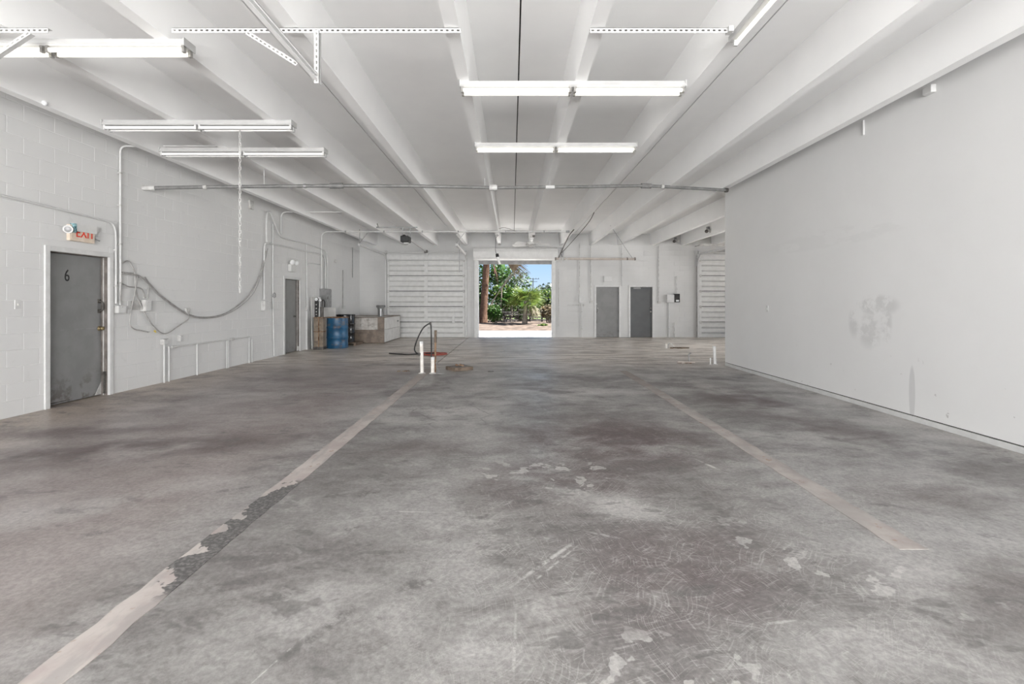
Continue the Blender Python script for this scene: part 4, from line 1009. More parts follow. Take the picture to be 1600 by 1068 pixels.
# pallet with the black drum
t = thing('pallet', (-5.47, 15.82, 0), 'low dark wooden pallet under the black drum', 'pallet')
for k in range(5):
    MB().box(-5.86, 15.44+k*0.16, 0.078, -5.02, 15.55+k*0.16, 0.098).build('deck_board', M['brown_wood'], t)
for xx in (-5.84, -5.48, -5.10):
    MB().box(xx, 15.45, 0.0, xx+0.07, 16.18, 0.078).build('stringer', M['brown_wood'], t)
drum((-5.48, 15.82, 0.098), 0.295, 0.90, M['drum_black'], 'glossy black steel drum half hidden behind the blue one', M['drum_black'])

# rusty machine with gauges
mx, my = -5.72, 14.30
t = thing('rusty_dispenser', (mx, my, 0), 'rusty beige cabinet with twin gauges and black strap beside blue drum', 'machine')
b = MB().box(mx-0.14, my-0.12, 0.08, mx-0.005, my+0.12, 0.96); b.build('cabinet', M['rusty_beige'], t, bevel=0.008)
MB().box(mx+0.012, my-0.10, 0.08, mx+0.125, my+0.12, 0.94).build('side_cabinet', M['rusty_beige'], t, bevel=0.008)
MB().box(mx-0.005, my-0.135, 0.05, mx+0.014, my+0.12, 0.97).build('corner_post', M['rust'], t)
for z in (0.52, 0.93):
    MB().box(mx-0.145, my-0.128, z, mx+0.13, my+0.125, z+0.025).build('band', M['rust'], t)
MB().box(mx-0.15, my-0.14, 0.0, mx+0.14, my+0.13, 0.085).build('base', M['dark_steel'], t, bevel=0.01)
st = MB().box(mx-0.14, my-0.05, 0.96, mx-0.035, my-0.02, 1.44).build('strap_panel', M['black'], t)
for z in (1.04, 1.12, 1.22, 1.33):
    MB().lathe([(0.018, 0), (0.018, 0.006)], (mx-0.088, my-0.05, z), 10, (0, -1, 0)).build('hole_rivet', M['dirty_white'], st)
for gx_, gz, r in ((mx-0.088, 1.49, 0.055), (mx+0.03, 1.46, 0.045)):
    MB().lathe([(r, 0), (r*1.08, 0.01), (r*1.08, 0.045), (r*0.9, 0.05)], (gx_, my-0.01, gz), 18, (0, -1, 0)).build('gauge', M['dark_steel'], t)
    MB().lathe([(r*0.9, 0), (r*0.9, 0.004)], (gx_, my-0.058, gz), 18, (0, -1, 0)).build('gauge_face', M['lens'], t)
MB().cyl((mx+0.0, my-0.03, 0.96), (mx+0.0, my-0.03, 1.46), 0.014, 8).build('riser_pipe', M['dirty_white'], t)
MB().cyl((mx+0.06, my, 0.94), (mx+0.06, my, 1.26), 0.05, 10).build('canister', M['dark_steel'], t)
MB().tube(spline([(mx+0.06, my, 1.26), (mx+0.07, my, 1.40), (mx+0.11, my-0.02, 1.47), (mx+0.14, my, 1.40), (mx+0.13, my+0.02, 1.25)]), 0.012, 7).build('hose', M['rubber'], t)

# white boards on the wall by the machine
o = MB().obox((-6.045, 14.64, 0.78), (0.03, 0.36, 1.56), (0, -0.025, 0)).build('white_board', M['white_wood'], bevel=0.004); tag(o, 'tall white board leaning on left wall beside rusty cabinet', 'board')
o = MB().box(WLX+0.002, 14.17, 0, WLX+0.06, 14.40, 1.14); o.box(WLX+0.002, 14.19, 1.14, WLX+0.045, 14.38, 1.16); o = o.build('pipe_cover', M['white_paint'], bevel=0.005); tag(o, 'narrow white pipe cover between second door and leaning board', 'trim')
o = MB().obox((-5.83, 15.33, 0.615), (0.40, 0.025, 1.23), (0.0, 0.0, 0.0)).build('upright_board', M['white_wood'], bevel=0.003); tag(o, 'white panel standing upright between the blue and black drums', 'board')

# big planked tank
x0, x1, y0, y1, H = -5.95, -4.37, 16.42, 18.72, 0.90
t = thing('wooden_bin', ((x0+x1)/2, (y0+y1)/2, 0), 'large low wooden bin with brown front and white sides', 'bin')
MB().box(x0+0.03, y0+0.03, 0.02, x1-0.03, y1-0.03, H-0.04).build('inner_box', M['brown_wood'], t)
o = MB().box(x0, y0, 0.03, x1, y0+0.028, 0.455).build('front_lower_board', M['wood_brown'], t); o['label'] = 'brown stained board'
k = MB()
xs = [x0, -5.42, -5.17, -4.92, -4.72, -4.60]
for a, c in zip(xs[:-1], xs[1:]):
    MB().box(a+0.003, y0, 0.46, c-0.003, y0+0.028, H-0.03).build('front_plank', M['wood_wash'], t)
MB().box(-4.597, y0, 0.46, x1, y0+0.028, H-0.03).build('front_plank', M['wood_brown'], t)
ys = [y0+0.03, 17.0, 17.55, 18.1, y1]
for a, c in zip(ys[:-1], ys[1:]):
    MB().box(x1-0.028, a+0.004, 0.03, x1, c-0.004, 0.455).build('side_plank', M['white_wood'], t)
    MB().box(x1-0.028, a+0.004, 0.465, x1, c-0.004, H-0.03).build('side_plank', M['white_wood'], t)
b = MB().box(x0-0.01, y0-0.012, H-0.03, x1+0.012, y0+0.06, H); b.box(x1-0.06, y0+0.06, H-0.03, x1+0.012, y1, H); b.box(x0-0.01, y1-0.06, H-0.03, x1-0.06, y1, H); b.box(x0-0.01, y0+0.06, H-0.03, x0+0.06, y1-0.06, H); b.build('rim', M['wood_brown'], t)
MB().box(x0+0.06, y0+0.06, H-0.04, x1-0.06, y1-0.06, H-0.028).build('lid', M['dirty_white'], t)
MB().box(x0, y0, 0.0, x1, y0+0.028, 0.03).build('skid', M['brown_wood'], t)
for yy in (18.25, 18.38):
    MB().box(x1, yy, 0.66, x1+0.02, yy+0.06, 0.72).build('latch', M['galv'], t)
vx, vy = -4.58, 16.75
t = thing('vent_pipe', (vx, vy, H), 'grey flanged vent pipe standing on the wooden bin', 'vent')
MB().lathe([(0.10, 0), (0.10, 0.26), (0.12, 0.30), (0.12, 0.33)], (vx, vy, H), 18).build('stack', M['pipe_grey'], t)
MB().lathe([(0.135, 0.32), (0.155, 0.325), (0.155, 0.39), (0.14, 0.40)], (vx, vy, H), 18).build('flange', M['pipe_grey'], t)
MB().box(vx+0.01, vy-0.115, H+0.02, vx+0.05, vy-0.095, H+0.28).build('highlight_strip', M['lens'], t)  # pale strip standing in for a highlight on the stack

# ================================================================== standing pipes with hose on the floor
py_ = 9.46
def pipe_stub(x, y, h, r, label, lean=0.0, mat='pvc', grp='floor pipe stubs'):
    t = thing('pipe_stub', (x, y, 0), label, 'pipe', grp); top = Vector((x+lean, y, h))
    MB().cyl((x, y, 0), top, r, 14).build('pipe', M[mat], t)
    ax = (top-Vector((x, y, 0))).normalized()
    MB().cyl(top-ax*0.05, top+ax*0.004, r*1.14, 14).build('coupling', M['white_paint'], t)
    MB().lathe([(r*2.0, 0), (r*1.8, 0.008), (r*1.05, 0.018)], (x, y, 0), 14).build('collar', M['dirty_white'], t)
    return t
t1 = pipe_stub(lx_(659.5, py_), py_, 0.63, 0.036, 'taller white pipe stub with the black hose end hooked on', -0.015)
t2 = pipe_stub(lx_(676, py_), py_, 0.32, 0.036, 'shorter white pipe stub from which the black hose rises')
hx = lx_(674, py_); 
hs = [(hx, py_, 0.30), (hx, py_, 0.60), (hx-0.006, py_, 0.90), (hx-0.02, py_, 0.975), (hx-0.07, py_, 0.965), (hx-0.17, py_-0.01, 0.88), (hx-0.27, py_-0.02, 0.68), (hx-0.325, py_-0.03, 0.50), (hx-0.30, py_-0.04, 0.42), (hx-0.235, py_-0.055, 0.385)]
t = thing('hose', (hx, py_, 0.30), 'black hose arching between the two white pipe stubs', 'hose')
MB().tube(spline(hs, 6), 0.0135, 8).build('tubing', M['rubber'], t)
MB().cyl(Vector(hs[3])+Vector((0, 0, -0.02)), Vector(hs[3])+Vector((0, 0, 0.03)), 0.02, 8).build('fitting', M['dark_steel'], t)
MB().cyl(hs[-1], Vector(hs[-1])+Vector((0.03, 0, -0.005)), 0.024, 8).build('end_fitting', M['dark_steel'], t)
rx = lx_(679.5, py_+0.06)
t = thing('rusty_rod', (rx, py_+0.075, 0), 'brown rusty pipe upright behind the shorter pipe stub', 'pipe')
MB().cyl((rx, py_+0.075, 0), (rx+0.012, py_+0.075, 0.84), 0.020, 10).build('rod', M['rust'], t)
MB().cyl((rx+0.0085, py_+0.075, 0.60), (rx+0.0122, py_+0.075, 0.845), 0.026, 10).build('sleeve', M['brown_wood'], t)
# loose wire at the foot
o = MB().tube(spline([(rx+0.03, py_-0.02, 0.22), (rx+0.06, py_-0.05, 0.12), (rx+0.10, py_-0.06, 0.05), (rx+0.04, py_-0.08, 0.02), (rx+0.14, py_-0.1, 0.008), (rx+0.2, py_-0.05, 0.008)], 5), 0.006, 6).build('loose_wire', M['galv']); tag(o, 'bent wire scrap at the foot of the pipe stubs', 'wire')
# red hose coil
cxr, cyr = lx_(676, 12.9), 12.9; pts = []
for i in range(90):
    a = i/90*2*PI*4.2; r = 0.20+0.17*(i/90); pts.append((cxr+r*1.05*math.cos(a), cyr+r*math.sin(a), 0.016+0.010*(0.5+0.5*math.sin(a*0.5+i*0.2))))
t = thing('hose_coil', (cxr, cyr, 0), 'flat coil of red hose on the floor behind the stubs', 'hose')
MB().tube(pts, 0.016, 7).build('coil', M['red_hose'], t)
MB().tube(spline([pts[-1], (cxr-0.55, cyr-0.1, 0.016), (cxr-0.85, cyr-0.05, 0.016), (cxr-1.2, cyr+0.12, 0.016)]), 0.016, 7).build('tail', M['rubber'], t)
# square cover
def dbox(c, w, d, h, rz): return MB().obox((c[0], c[1], c[2]+h/2), (w, d, h), (0, 0, rz))
cc = (lx_(717.5, 9.95), 9.98)
t = thing('drain_cover', (cc[0], cc[1], 0), 'thick brown square cover block lying on the floor', 'cover')
dbox((cc[0], cc[1], 0), 0.44, 0.38, 0.07, 0.62).build('block', M['brown_wood'], t, bevel=0.006)
dbox((cc[0], cc[1], 0.07), 0.40, 0.34, 0.004, 0.62).build('top_plate', M['jamb'], t)
for dx, dy in ((-0.06, 0.06), (0.02, 0.08), (0.06, 0.02)):
    MB().obox((cc[0]+dx, cc[1]+dy, 0.088), (0.06, 0.03, 0.028), (0.2, 0.3, dx*9)).build('rust_lump', M['rust'], t)
# debris heaps
def debris(c, n, rx_, ry_, mats, label, seed, big=0.06):
    rn = random.Random(seed); t = thing('debris_pile', (c[0], c[1], 0), label, 'debris', 'floor debris')
    for i in range(n):
        a = rn.uniform(0, 2*PI); r = rn.random()**0.6; s = rn.uniform(0.35, 1)*big; hh = s*rn.uniform(0.2, 0.5)
        MB().obox((c[0]+rx_*r*math.cos(a), c[1]+ry_*r*math.sin(a), hh*0.5), (s*rn.uniform(0.8, 2.2), s*rn.uniform(0.6, 1), hh), (0, 0, rn.uniform(0, PI))).build('fragment', M[rn.choice(mats)], t)
    return t
debris((lx_(630, 9.75), 9.75), 12, 0.14, 0.05, ['rust', 'brown_wood'], 'small rusty crumbs left of the white pipe stubs', 5, 0.04)
t = debris((lx_(1060, 14.6), 14.6), 12, 0.30, 0.10, ['brown_wood', 'rust'], 'broken pipe end with dark splinters near right back doors', 6, 0.07)
c = Vector((lx_(1041, 14.6), 14.6, 0)); MB().cyl((c.x, c.y, 0), (c.x, c.y, 0.14), 0.035, 12).build('pipe_end', M['pvc'], t)
MB().tube(spline([(c.x+0.05, c.y, 0.02), (c.x+0.07, c.y, 0.12), (c.x+0.13, c.y-0.02, 0.15), (c.x+0.2, c.y, 0.08), (c.x+0.24, c.y, 0.02)]), 0.018, 7).build('bent_pipe', M['dirty_white'], t)
MB().obox((c.x+0.45, c.y, 0.02), (0.5, 0.05, 0.03), (0, 0.03, 0.1)).build('splinter', M['brown_wood'], t)
t = debris((lx_(1071, 11.05), 11.05), 14, 0.20, 0.08, ['rust', 'wood_brown', 'beige_bar'], 'tan heap of broken boards near the partition end', 8, 0.08)
MB().obox((lx_(1071, 11.05), 11.02, 0.03), (0.42, 0.06, 0.022), (0, 0.04, 0.12)).build('board_scrap', M['beige_bar'], t)
tx = lx_(1081, 11.1)
o = MB().cyl((tx-0.03, 11.2, 0), (tx-0.03, 11.2, 0.17), 0.014, 8); o.tube(spline([(tx-0.03, 11.2, 0.17), (tx-0.02, 11.2, 0.20), (tx+0.02, 11.2, 0.21)]), 0.014, 8); o = o.build('bent_pipe_stub', M['galv']); tag(o, 'thin bent grey pipe stub behind the tan debris', 'pipe')
pipe_stub(lx_(1121, 10.72)-0.02, 10.80, 0.41, 0.032, 'white pipe stub at the free end of the partition', -0.02, 'white_paint')
pipe_stub(lx_(1110, 10.80), 10.80, 0.145, 0.014, 'thin short white stub next to the partition-end pipe', 0, 'white_paint')
# floor plate marks
t = thing('floor_cleanout', (lx_(767, 9.7), 9.7, 0), 'square metal floor plate with round cap right of the brown cover', 'cover')
fr = MB(); c = (lx_(767, 9.7), 9.7)
for a in ((-0.055, -0.07, 0.055, -0.058), (-0.055, 0.058, 0.055, 0.07), (-0.055, -0.058, -0.045, 0.058), (0.045, -0.058, 0.055, 0.058)):
    fr.box(c[0]+a[0], c[1]+a[1], 0, c[0]+a[2], c[1]+a[3], 0.006)
fr.build('plate_frame', M['dark_steel'], t); MB().lathe([(0.035, 0), (0.035, 0.006), (0.02, 0.008)], (c[0], c[1], 0), 14).build('cap', M['galv'], t)

# ================================================================== overhead things near the back
# garage opener
yo = 14.5; zb_ = SOFF-0.012
t = thing('door_opener', (lx_(634, yo), yo, SOFF), 'black garage door opener motor hung by straps from a bar', 'opener')
MB().box(lx_(588, yo), yo-0.02, zb_-0.02, lx_(652, yo), yo+0.02, zb_+0.011).build('hanger_bar', M['galv'], t)
zm = at(634, 374, yo).z
for px in (629, 641):
    MB().box(lx_(px, yo)-0.012, yo-0.003, zm+0.08, lx_(px, yo)+0.012, yo+0.003, zb_-0.01).build('strap', M['galv'], t)
MB().box(lx_(627.5, yo), yo-0.19, zm-0.09, lx_(640.5, yo), yo+0.19, zm+0.09).build('motor_housing', M['black'], t, bevel=0.02)
MB().lathe([(0.05, 0), (0.05, 0.03), (0.03, 0.05)], (lx_(632, yo), yo-0.05, zm+0.09), 12).build('capacitor_cap', M['rubber'], t)
MB().box(lx_(631, yo), yo-0.05, zm-0.135, lx_(638, yo), yo+0.10, zm-0.09).build('lamp_cover', M['white_metal'], t, bevel=0.01)
rail_end = Vector((bX(667), BY-0.25, at(667, 393.5, BY).z))
MB().bar((lx_(637, yo), yo+0.19, zm+0.05), rail_end, 0.035, 0.05).build('rail', M['white_paint'], t)
MB().bar((lx_(639.5, yo), yo+0.19, zm-0.02), rail_end+Vector((0.03, 0, -0.03)), 0.012, 0.012).build('drive_chain', M['galv'], t)
MB().box(rail_end.x-0.06, rail_end.y-0.03, rail_end.z-0.06, rail_end.x+0.06, BY-0.16, rail_end.z+0.05).build('header_bracket', M['dark_steel'], t)
o = MB().box(lx_(591, yo)-0.03, yo-0.05, SOFF-0.011, lx_(591, yo)+0.03, yo+0.05, SOFF); o.tube([(lx_(591, yo), yo, SOFF+0.0), (lx_(591, yo)-0.03, yo-0.02, SOFF+0.10)], 0.012, 6); o = o.build('rib_hook', M['dark_steel']); tag(o, 'dark hook on the rib beside the opener bar', 'hook')
# long dark rod hanging from a rib
xr = STEMS[3]-0.07
yr_ = 750*(-xr)/(800-717.8)
o = MB().box(xr-0.02, yr_-0.004, at(0, 425, yr_).z, xr+0.012, yr_+0.004, at(0, 346, yr_).z); o.box(xr-0.025, yr_-0.02, at(0, 362, yr_).z-0.03, xr+0.018, yr_+0.02, at(0, 362, yr_).z); o = o.build('hanging_strap', M['galv']); tag(o, 'long dark strap hanging beside the rib left of doorway', 'strap')
# angled hanger at the next rib
# ceiling fan
fy = 17.0; fc = at(826, 381, fy); fc.x = STEMS[5]-0.06
t = thing('ceiling_fan', (fc.x, fy, fc.z), 'white five-blade ceiling fan in front of the roller door hood', 'fan')
MB().lathe([(0.07, 0.0), (0.075, -0.02), (0.03, -0.07)], (fc.x, fy, SOFF), 16).build('canopy', M['white_metal'], t)
MB().cyl((fc.x, fy, fc.z+0.06), (fc.x, fy, SOFF-0.05), 0.016, 10).build('downrod', M['white_metal'], t)
MB().lathe([(0.03, 0.09), (0.10, 0.07), (0.135, 0.02), (0.135, -0.03), (0.08, -0.06), (0.05, -0.10), (0.02, -0.105)], (fc.x, fy, fc.z), 20).build('motor', M['dirty_white'], t)
for k in range(5):
    a = 2*PI*k/5+0.10; d = Vector((math.cos(a), math.sin(a), 0)); s_ = Vector((-math.sin(a), math.cos(a), 0))
    base = Vector((fc.x, fy, fc.z-0.02)); tl = Vector((0, 0, 0.038))
    v = [base+d*0.20-s_*0.055-tl, base+d*0.68-s_*0.075-tl, base+d*0.72-s_*0.04-tl*0.5, base+d*0.72+s_*0.04+tl*0.5, base+d*0.68+s_*0.075+tl, base+d*0.20+s_*0.055+tl]
    v2 = [p+Vector((0, 0, 0.008)) for p in v]; n = 6
    b = MB().add(v+v2, [tuple(range(n-1, -1, -1)), tuple(range(n, 2*n))]+[(i, (i+1) % n, n+(i+1) % n, n+i) for i in range(n)]); bl = b.build('blade', M['white_metal'], t)
    MB().bar(base+d*0.11, base+d*0.26, 0.035, 0.012).build('blade_iron', M['galv'], bl)
o = MB().box(STEMS[5]-0.02, 16.3, SOFF-0.05, STEMS[5]+0.07, 16.36, SOFF); o.cyl((STEMS[5]+0.025, 16.33, SOFF-0.05), (STEMS[5]+0.025, 16.33, SOFF-0.07), 0.03, 8); o = o.build('rib_socket', M['dark_steel']); tag(o, 'small dark lamp socket under the rib above the fan', 'socket')
# pendant work light
pxx = STEMS[4]; pyy = 16.3
t = thing('pendant_lamp', (pxx, pyy, SOFF), 'white bulb on a black socket dangling before the doorway', 'lamp')
MB().box(pxx-0.05, pyy-0.05, SOFF-0.03, pxx+0.05, pyy+0.05, SOFF).build('ceiling_plate', M['galv'], t)
zs = at(777, 399, pyy).z
MB().tube(spline([(pxx, pyy, SOFF-0.03), (pxx-0.05, pyy, SOFF-0.14), (pxx-0.06, pyy, zs+0.16), (pxx-0.01, pyy, zs+0.05)]), 0.008, 6).build('cord', M['rubber'], t)
MB().cyl((pxx-0.01, pyy, zs+0.06), (pxx+0.01, pyy, zs-0.05), 0.05, 12, 0.058).build('socket', M['black'], t)
MB().tube([(pxx+0.01, pyy, zs-0.05), (pxx+0.05, pyy, zs-0.18), (pxx+0.085, pyy, zs-0.30)], 0.04, 12).build('bulb', M['tube_off'], t)
# cable swooping between ribs
o = MB().tube(spline([at(777, 366, 16.0), at(779, 358, 16.0), at(787, 355.5, 16.0), at(797, 358, 16.0), at(808, 361, 16.0), at(822, 361.5, 16.0)], 6), 0.010, 6).build('ceiling_cable', M['cable']); tag(o, 'thin pale cable swooping between ribs above the pendant lamp', 'cable')
# hanging beige pole right of the doorway
yb2 = 15.0; zb2 = at(930, 404, yb2).z
t = thing('hanging_pole', (lx_(930, yb2), yb2, zb2), 'long beige pole hung level right of the open doorway', 'pole')
MB().cyl((lx_(867, yb2), yb2, zb2), (lx_(993, yb2), yb2, zb2-0.01), 0.036, 12).build('pole', M['beige_bar'], t)
for px, r in ((868, 0.047), (992, 0.047), (980, 0.043)):
    MB().cyl((lx_(px, yb2)-0.02, yb2, zb2-0.004), (lx_(px, yb2)+0.02, yb2, zb2-0.004), r, 12).build('end_cap', M['jamb'], t)
hk = Vector((STEMS[7]-0.075, yb2, SOFF+0.12))
MB().cyl((lx_(988, yb2), yb2, zb2+0.02), hk, 0.008, 6).build('hanger_wire', M['galv'], t)
arm = [(lx_(873, yb2), yb2, zb2+0.03), (lx_(876, yb2), yb2, zb2+0.18), (lx_(890, yb2), yb2, at(0, 366, yb2).z), (STEMS[6]-0.01, yb2, SOFF-0.004)]
MB().tube(fillet(arm, 0.15), 0.016, 8).build('support_arm', M['dark_steel'], t)
MB().cyl((lx_(879, yb2), yb2, zb2+0.02), (lx_(876, yb2), yb2, zb2+0.19), 0.010, 6).build('arm_strut', M['dark_steel'], t)
yq = 14.8
t = thing('rag_bundle', (lx_(879, yb2), yq, zb2-0.14), 'white frayed bundle tied to left end of the hanging pole', 'rag'); rn = random.Random(4)
for i in range(9):
    a0 = Vector((lx_(878, yb2)+rn.uniform(-0.10, 0.14), yb2-0.045-rn.uniform(0, 0.02), zb2+rn.uniform(-0.02, 0.05)))
    MB().tube(spline([a0, a0+Vector((rn.uniform(-0.04, 0.06), -0.01, -0.05)), a0+Vector((rn.uniform(-0.12, 0.02), -0.01, -0.12))], 3), 0.013, 5).build('strand', M['dirty_white'], t)
# slanted cable under the rib
o = MB().tube(spline([(2.50, 14.6, DECK-0.01), (2.42, 14.9, DECK-0.2), (2.2, 15.05, SOFF-0.02), (1.75, 15.1, 3.15), (1.55, 15.12, 2.95)], 6), 0.011, 6).build('drop_cable', M['dark_steel']); tag(o, 'dark cable dropping from the ceiling joint to the hanging pole', 'cable')

# flood lamps at right
def flood(c, label):
    t = thing('flood_lamp', tuple(c), label, 'lamp', 'flood lamps')
    MB().box(c.x-0.04, c.y-0.04, c.z+0.06, c.x+0.04, c.y+0.04, c.z+0.14).build('mount', M['galv'], t)
    for s in (-1, 1):
        MB().lathe([(0.03, -0.06), (0.04, -0.02), (0.06, 0.05), (0.06, 0.07)], (c.x+s*0.05, c.y-0.03, c.z), 12, (s*0.4, -0.8, -0.4)).build('lamp_head', M['dirty_white'] if s > 0 else M['dark_steel'], t)
flood(Vector((bX(1054), BY-0.10, at(0, 376, BY).z-0.02)), 'small twin flood lamp high on back wall')
yf = 16.6
flood(Vector((STEMS[10]-0.13, 16.4, SOFF+0.16)), 'twin flood lamp on rib near the top of the partition end')

# ================================================================== fittings on the back wall
def bconduit(px, y0, y1, label, r=0.018, off=0.04, mat='wall_back'):
    a = wb(px, y0, off); c = wb(px, y1, off); t = thing('conduit', (a.x, a.y, min(a.z, c.z)), label, 'pipe', 'back wall conduits')
    z1 = c.z if y1 < 526 else 0.0
    MB().cyl((a.x, a.y, z1), a, r, 8).build('tubing', M[mat], t)
    for z in (z1+0.25*(a.z-z1), z1+0.75*(a.z-z1)):
        MB().box(a.x-r-0.02, BY-off-r-0.004, z-0.012, a.x+r+0.02, BY-0.001, z+0.012).build('strap', M['dirty_white'], t)
def bbox(px0, py0, px1, py1, d, label, mat, name='junction_box', cover=True):
    a = at(px0, py0, BY); c = at(px1, py1, BY); t = thing(name, ((a.x+c.x)/2, BY, c.z), label, 'box', 'back wall boxes')
    MB().box(a.x, BY-d, c.z, c.x, BY-0.001, a.z).build('body', M[mat], t, bevel=0.006)
    if cover: MB().box(a.x+0.015, BY-d-0.008, c.z+0.015, c.x-0.015, BY-d, a.z-0.015).build('cover', M['white_paint'] if mat != 'black' else M['rubber'], t, bevel=0.003)
    return t
bconduit(905.5, 380, 459, 'conduit above the box between doorway and back doors', mat='dirty_white')
bbox(904, 460, 913.5, 473, 0.10, 'white switch box between doorway and the back doors', 'white_paint')
bconduit(908.8, 473.5, 527, 'conduit from the white switch box to the floor', mat='white_paint')
t = thing('conduit', tuple(wb(888, 476)), 'thin level pipe stub left of the white switch box', 'pipe', 'back wall conduits')
MB().cyl(wb(887, 476), wb(911, 476), 0.012, 8).build('tubing', M['dirty_white'], t)
for px in (904.5, 908, 912.5): MB().cyl(wb(px, 475), wb(px, 478.5), 0.02, 8).build('connector', M['dirty_white'], t)
bconduit(923.2, 383, 469, 'conduit ending in a small box left of back doors', mat='dirty_white')
bbox(921.3, 469, 926, 473.5, 0.06, 'small square box left of the mid grey back door', 'dirty_white', cover=False)
t = bbox(943.5, 431, 956.5, 440, 0.04, 'painted-over exit sign above the mid grey back door', 'wall_back', 'painted_sign')
bconduit(972, 380, 447, 'conduit running down between the two back doors', 0.014, mat='wall_back')
bconduit(1029.3, 384, 470, 'conduit right of the dark back door', mat='dirty_white')
bbox(1027.5, 470, 1032.5, 474, 0.06, 'small square box right of the dark back door', 'dirty_white', cover=False)
bbox(1040.5, 460, 1051.8, 472.5, 0.14, 'white electric box beside the black one on back wall', 'white_paint')
t = bbox(1052.3, 458.8, 1060.5, 472, 0.14, 'black timer box beside the white one on back wall', 'black')
c = at(1056.5, 469, BY); MB().box(c.x-0.06, BY-0.16, c.z-0.05, c.x+0.06, BY-0.147, c.z+0.02).build('dial_window', M['lens'], t)
bconduit(1045, 473, 527, 'conduit from the paired boxes to the floor', 0.022, mat='white_paint')
bconduit(1057.2, 431, 458.5, 'short conduit above the black timer box', 0.012, mat='dirty_white')
bconduit(1053.8, 504, 527, 'short stub rising from floor right of dark door', 0.014, mat='dirty_white')
bconduit(873, 420, 510, 'slim guide pipe beside the right roller door rail', 0.014, mat='dirty_white')
o = MB().box(bX(1084.5), BY-0.55, SOFF-0.085, bX(1084.5)+3.4, BY-0.47, SOFF-0.006).build('header_tube', M['dirty_white'], bevel=0.008); tag(o, 'level grey tube over the hidden garage door', 'tube')
for xx in (bX(1084.5)+0.05, bX(1084.5)+3.30):
    MB().box(xx-0.02, BY-0.48, SOFF-0.065, xx+0.02, BY-0.01, SOFF-0.025).build('wall_arm', M['dirty_white'], o)

c_ = MB().box(FX1+0.2, 10.0, 3.45, 17.5, 20.5, 3.6).build('canopy', M['wall']); tag(c_, 'unseen flat slab added to keep sun out of the side doorway', 'canopy', kind='structure')  # unseen slab added outside to block the sun at the side opening
for yy in (10.3, 20.2):
    MB().box(17.2, yy-0.1, -0.005, 17.4, yy+0.1, 3.45).build('sun_block_post', M['wall'], c_)
# fittings on the partition
c = wr(1199, 482); o = thing('light_switch', (WRX, c.y, c.z-0.06), 'tiny switch plate near far end of the partition', 'switch')
MB().box(WRX-0.008, c.y-0.036, c.z-0.06, WRX, c.y+0.036, c.z+0.06).build('plate', M['white_metal'], o, bevel=0.002); MB().box(WRX-0.018, c.y-0.005, c.z-0.012, WRX-0.008, c.y+0.005, c.z+0.012).build('toggle', M['dirty_white'], o)
c = wr(1350, 181); o = MB().obox((WRX-0.012, c.y, SOFF+0.06), (0.02, 0.03, 0.20), (0, 0, 0.0)).build('hanging_tab', M['white_paint'], bevel=0.002); tag(o, 'small white tab hanging at the top of the partition', 'tab')
c = wr(1456, 118); o = MB().obox((WRX-0.03, c.y, SOFF+0.105), (0.06, 0.12, 0.09), (0, 0, 0)).build('box_tab', M['white_paint'], bevel=0.008); tag(o, 'small white block under the rib at top of partition', 'block')

# ================================================================== outdoors through the roller door
def px_at(px, py, Y): return at(px, py, Y)
def ribbon(b, pts, w0, w1, nrm=None):
    pts = [Vector(p) for p in pts]; k = len(pts); v = []
    for i, p in enumerate(pts):
        t = (pts[min(i+1, k-1)]-pts[max(i-1, 0)]).normalized(); s = t.cross(nrm if nrm else Vector((0.2, -1, 0.3)))
        s = s.normalized() if s.length > 1e-4 else t.orthogonal(); w = w0+(w1-w0)*i/(k-1)
        v += [p-s*w/2, p+s*w/2]
    b.add(v, [(2*i, 2*i+1, 2*i+3, 2*i+2) for i in range(k-1)])
def fan_frond(parent, base, direction, stalk, size, mat, rn, nblade=15, droop=0.25, spread=2.3, name='frond', roll=None):
    d = Vector(direction).normalized(); b = MB(); tip = Vector(base)+d*stalk-Vector((0, 0, droop*0.2*stalk))
    b.tube([base, (Vector(base)+tip)/2+Vector((0, 0, 0.03)), tip], 0.012, 5)
    up = Vector((0, 0, 1)); s = d.cross(up); s = s.normalized() if s.length > 0.05 else Vector((1, 0, 0)); u = s.cross(d); ro = rn.uniform(-1.1, 1.1) if roll is None else roll; s, u = s*math.cos(ro)+u*math.sin(ro), u*math.cos(ro)-s*math.sin(ro)
    for i in range(nblade):
        a = (i/(nblade-1)-0.5)*spread; L = size*(1-0.25*abs(a)/(spread/2))*rn.uniform(0.85, 1.1)
        dr = (d*math.cos(a)+s*math.sin(a)).normalized()
        p1 = tip+dr*L*0.55+u*0.03; p2 = tip+dr*L-Vector((0, 0, droop*L))+u*rn.uniform(-0.03, 0.03)
        ribbon(b, [tip, tip+dr*L*0.25+u*0.02, p1, p2], 0.075, 0.012, u+Vector((rn.uniform(-.2, .2), rn.uniform(-.2, .2), 0)))
    return b.build(name, mat, parent)
def leaf_cloud(parent, c, r, n, size, mat, rn, name='foliage', flat=1.0):
    b = MB(); c = Vector(c)
    for i in range(n):
        u = rn.uniform(-1, 1); a = rn.uniform(0, 2*PI); q = math.sqrt(1-u*u); k = rn.random()**0.45
        p = c+Vector((r[0]*q*math.cos(a), r[1]*q*math.sin(a), r[2]*u))*k
        e = Euler((rn.uniform(-1.0, 1.0), rn.uniform(-1.0, 1.0), rn.uniform(0, 2*PI))).to_matrix(); s = size*rn.uniform(0.6, 1.3)
        b.add([p+e @ Vector((-s/2, 0, 0)), p+e @ Vector((0, -s*0.25, 0.0)), p+e @ Vector((s/2, 0, -s*0.1)), p+e @ Vector((0, s*0.25, 0.0))], [(0, 1, 2, 3)])
    o = b.build(name, mat, parent); o['kind'] = 'stuff'; return o
rn = random.Random(11)
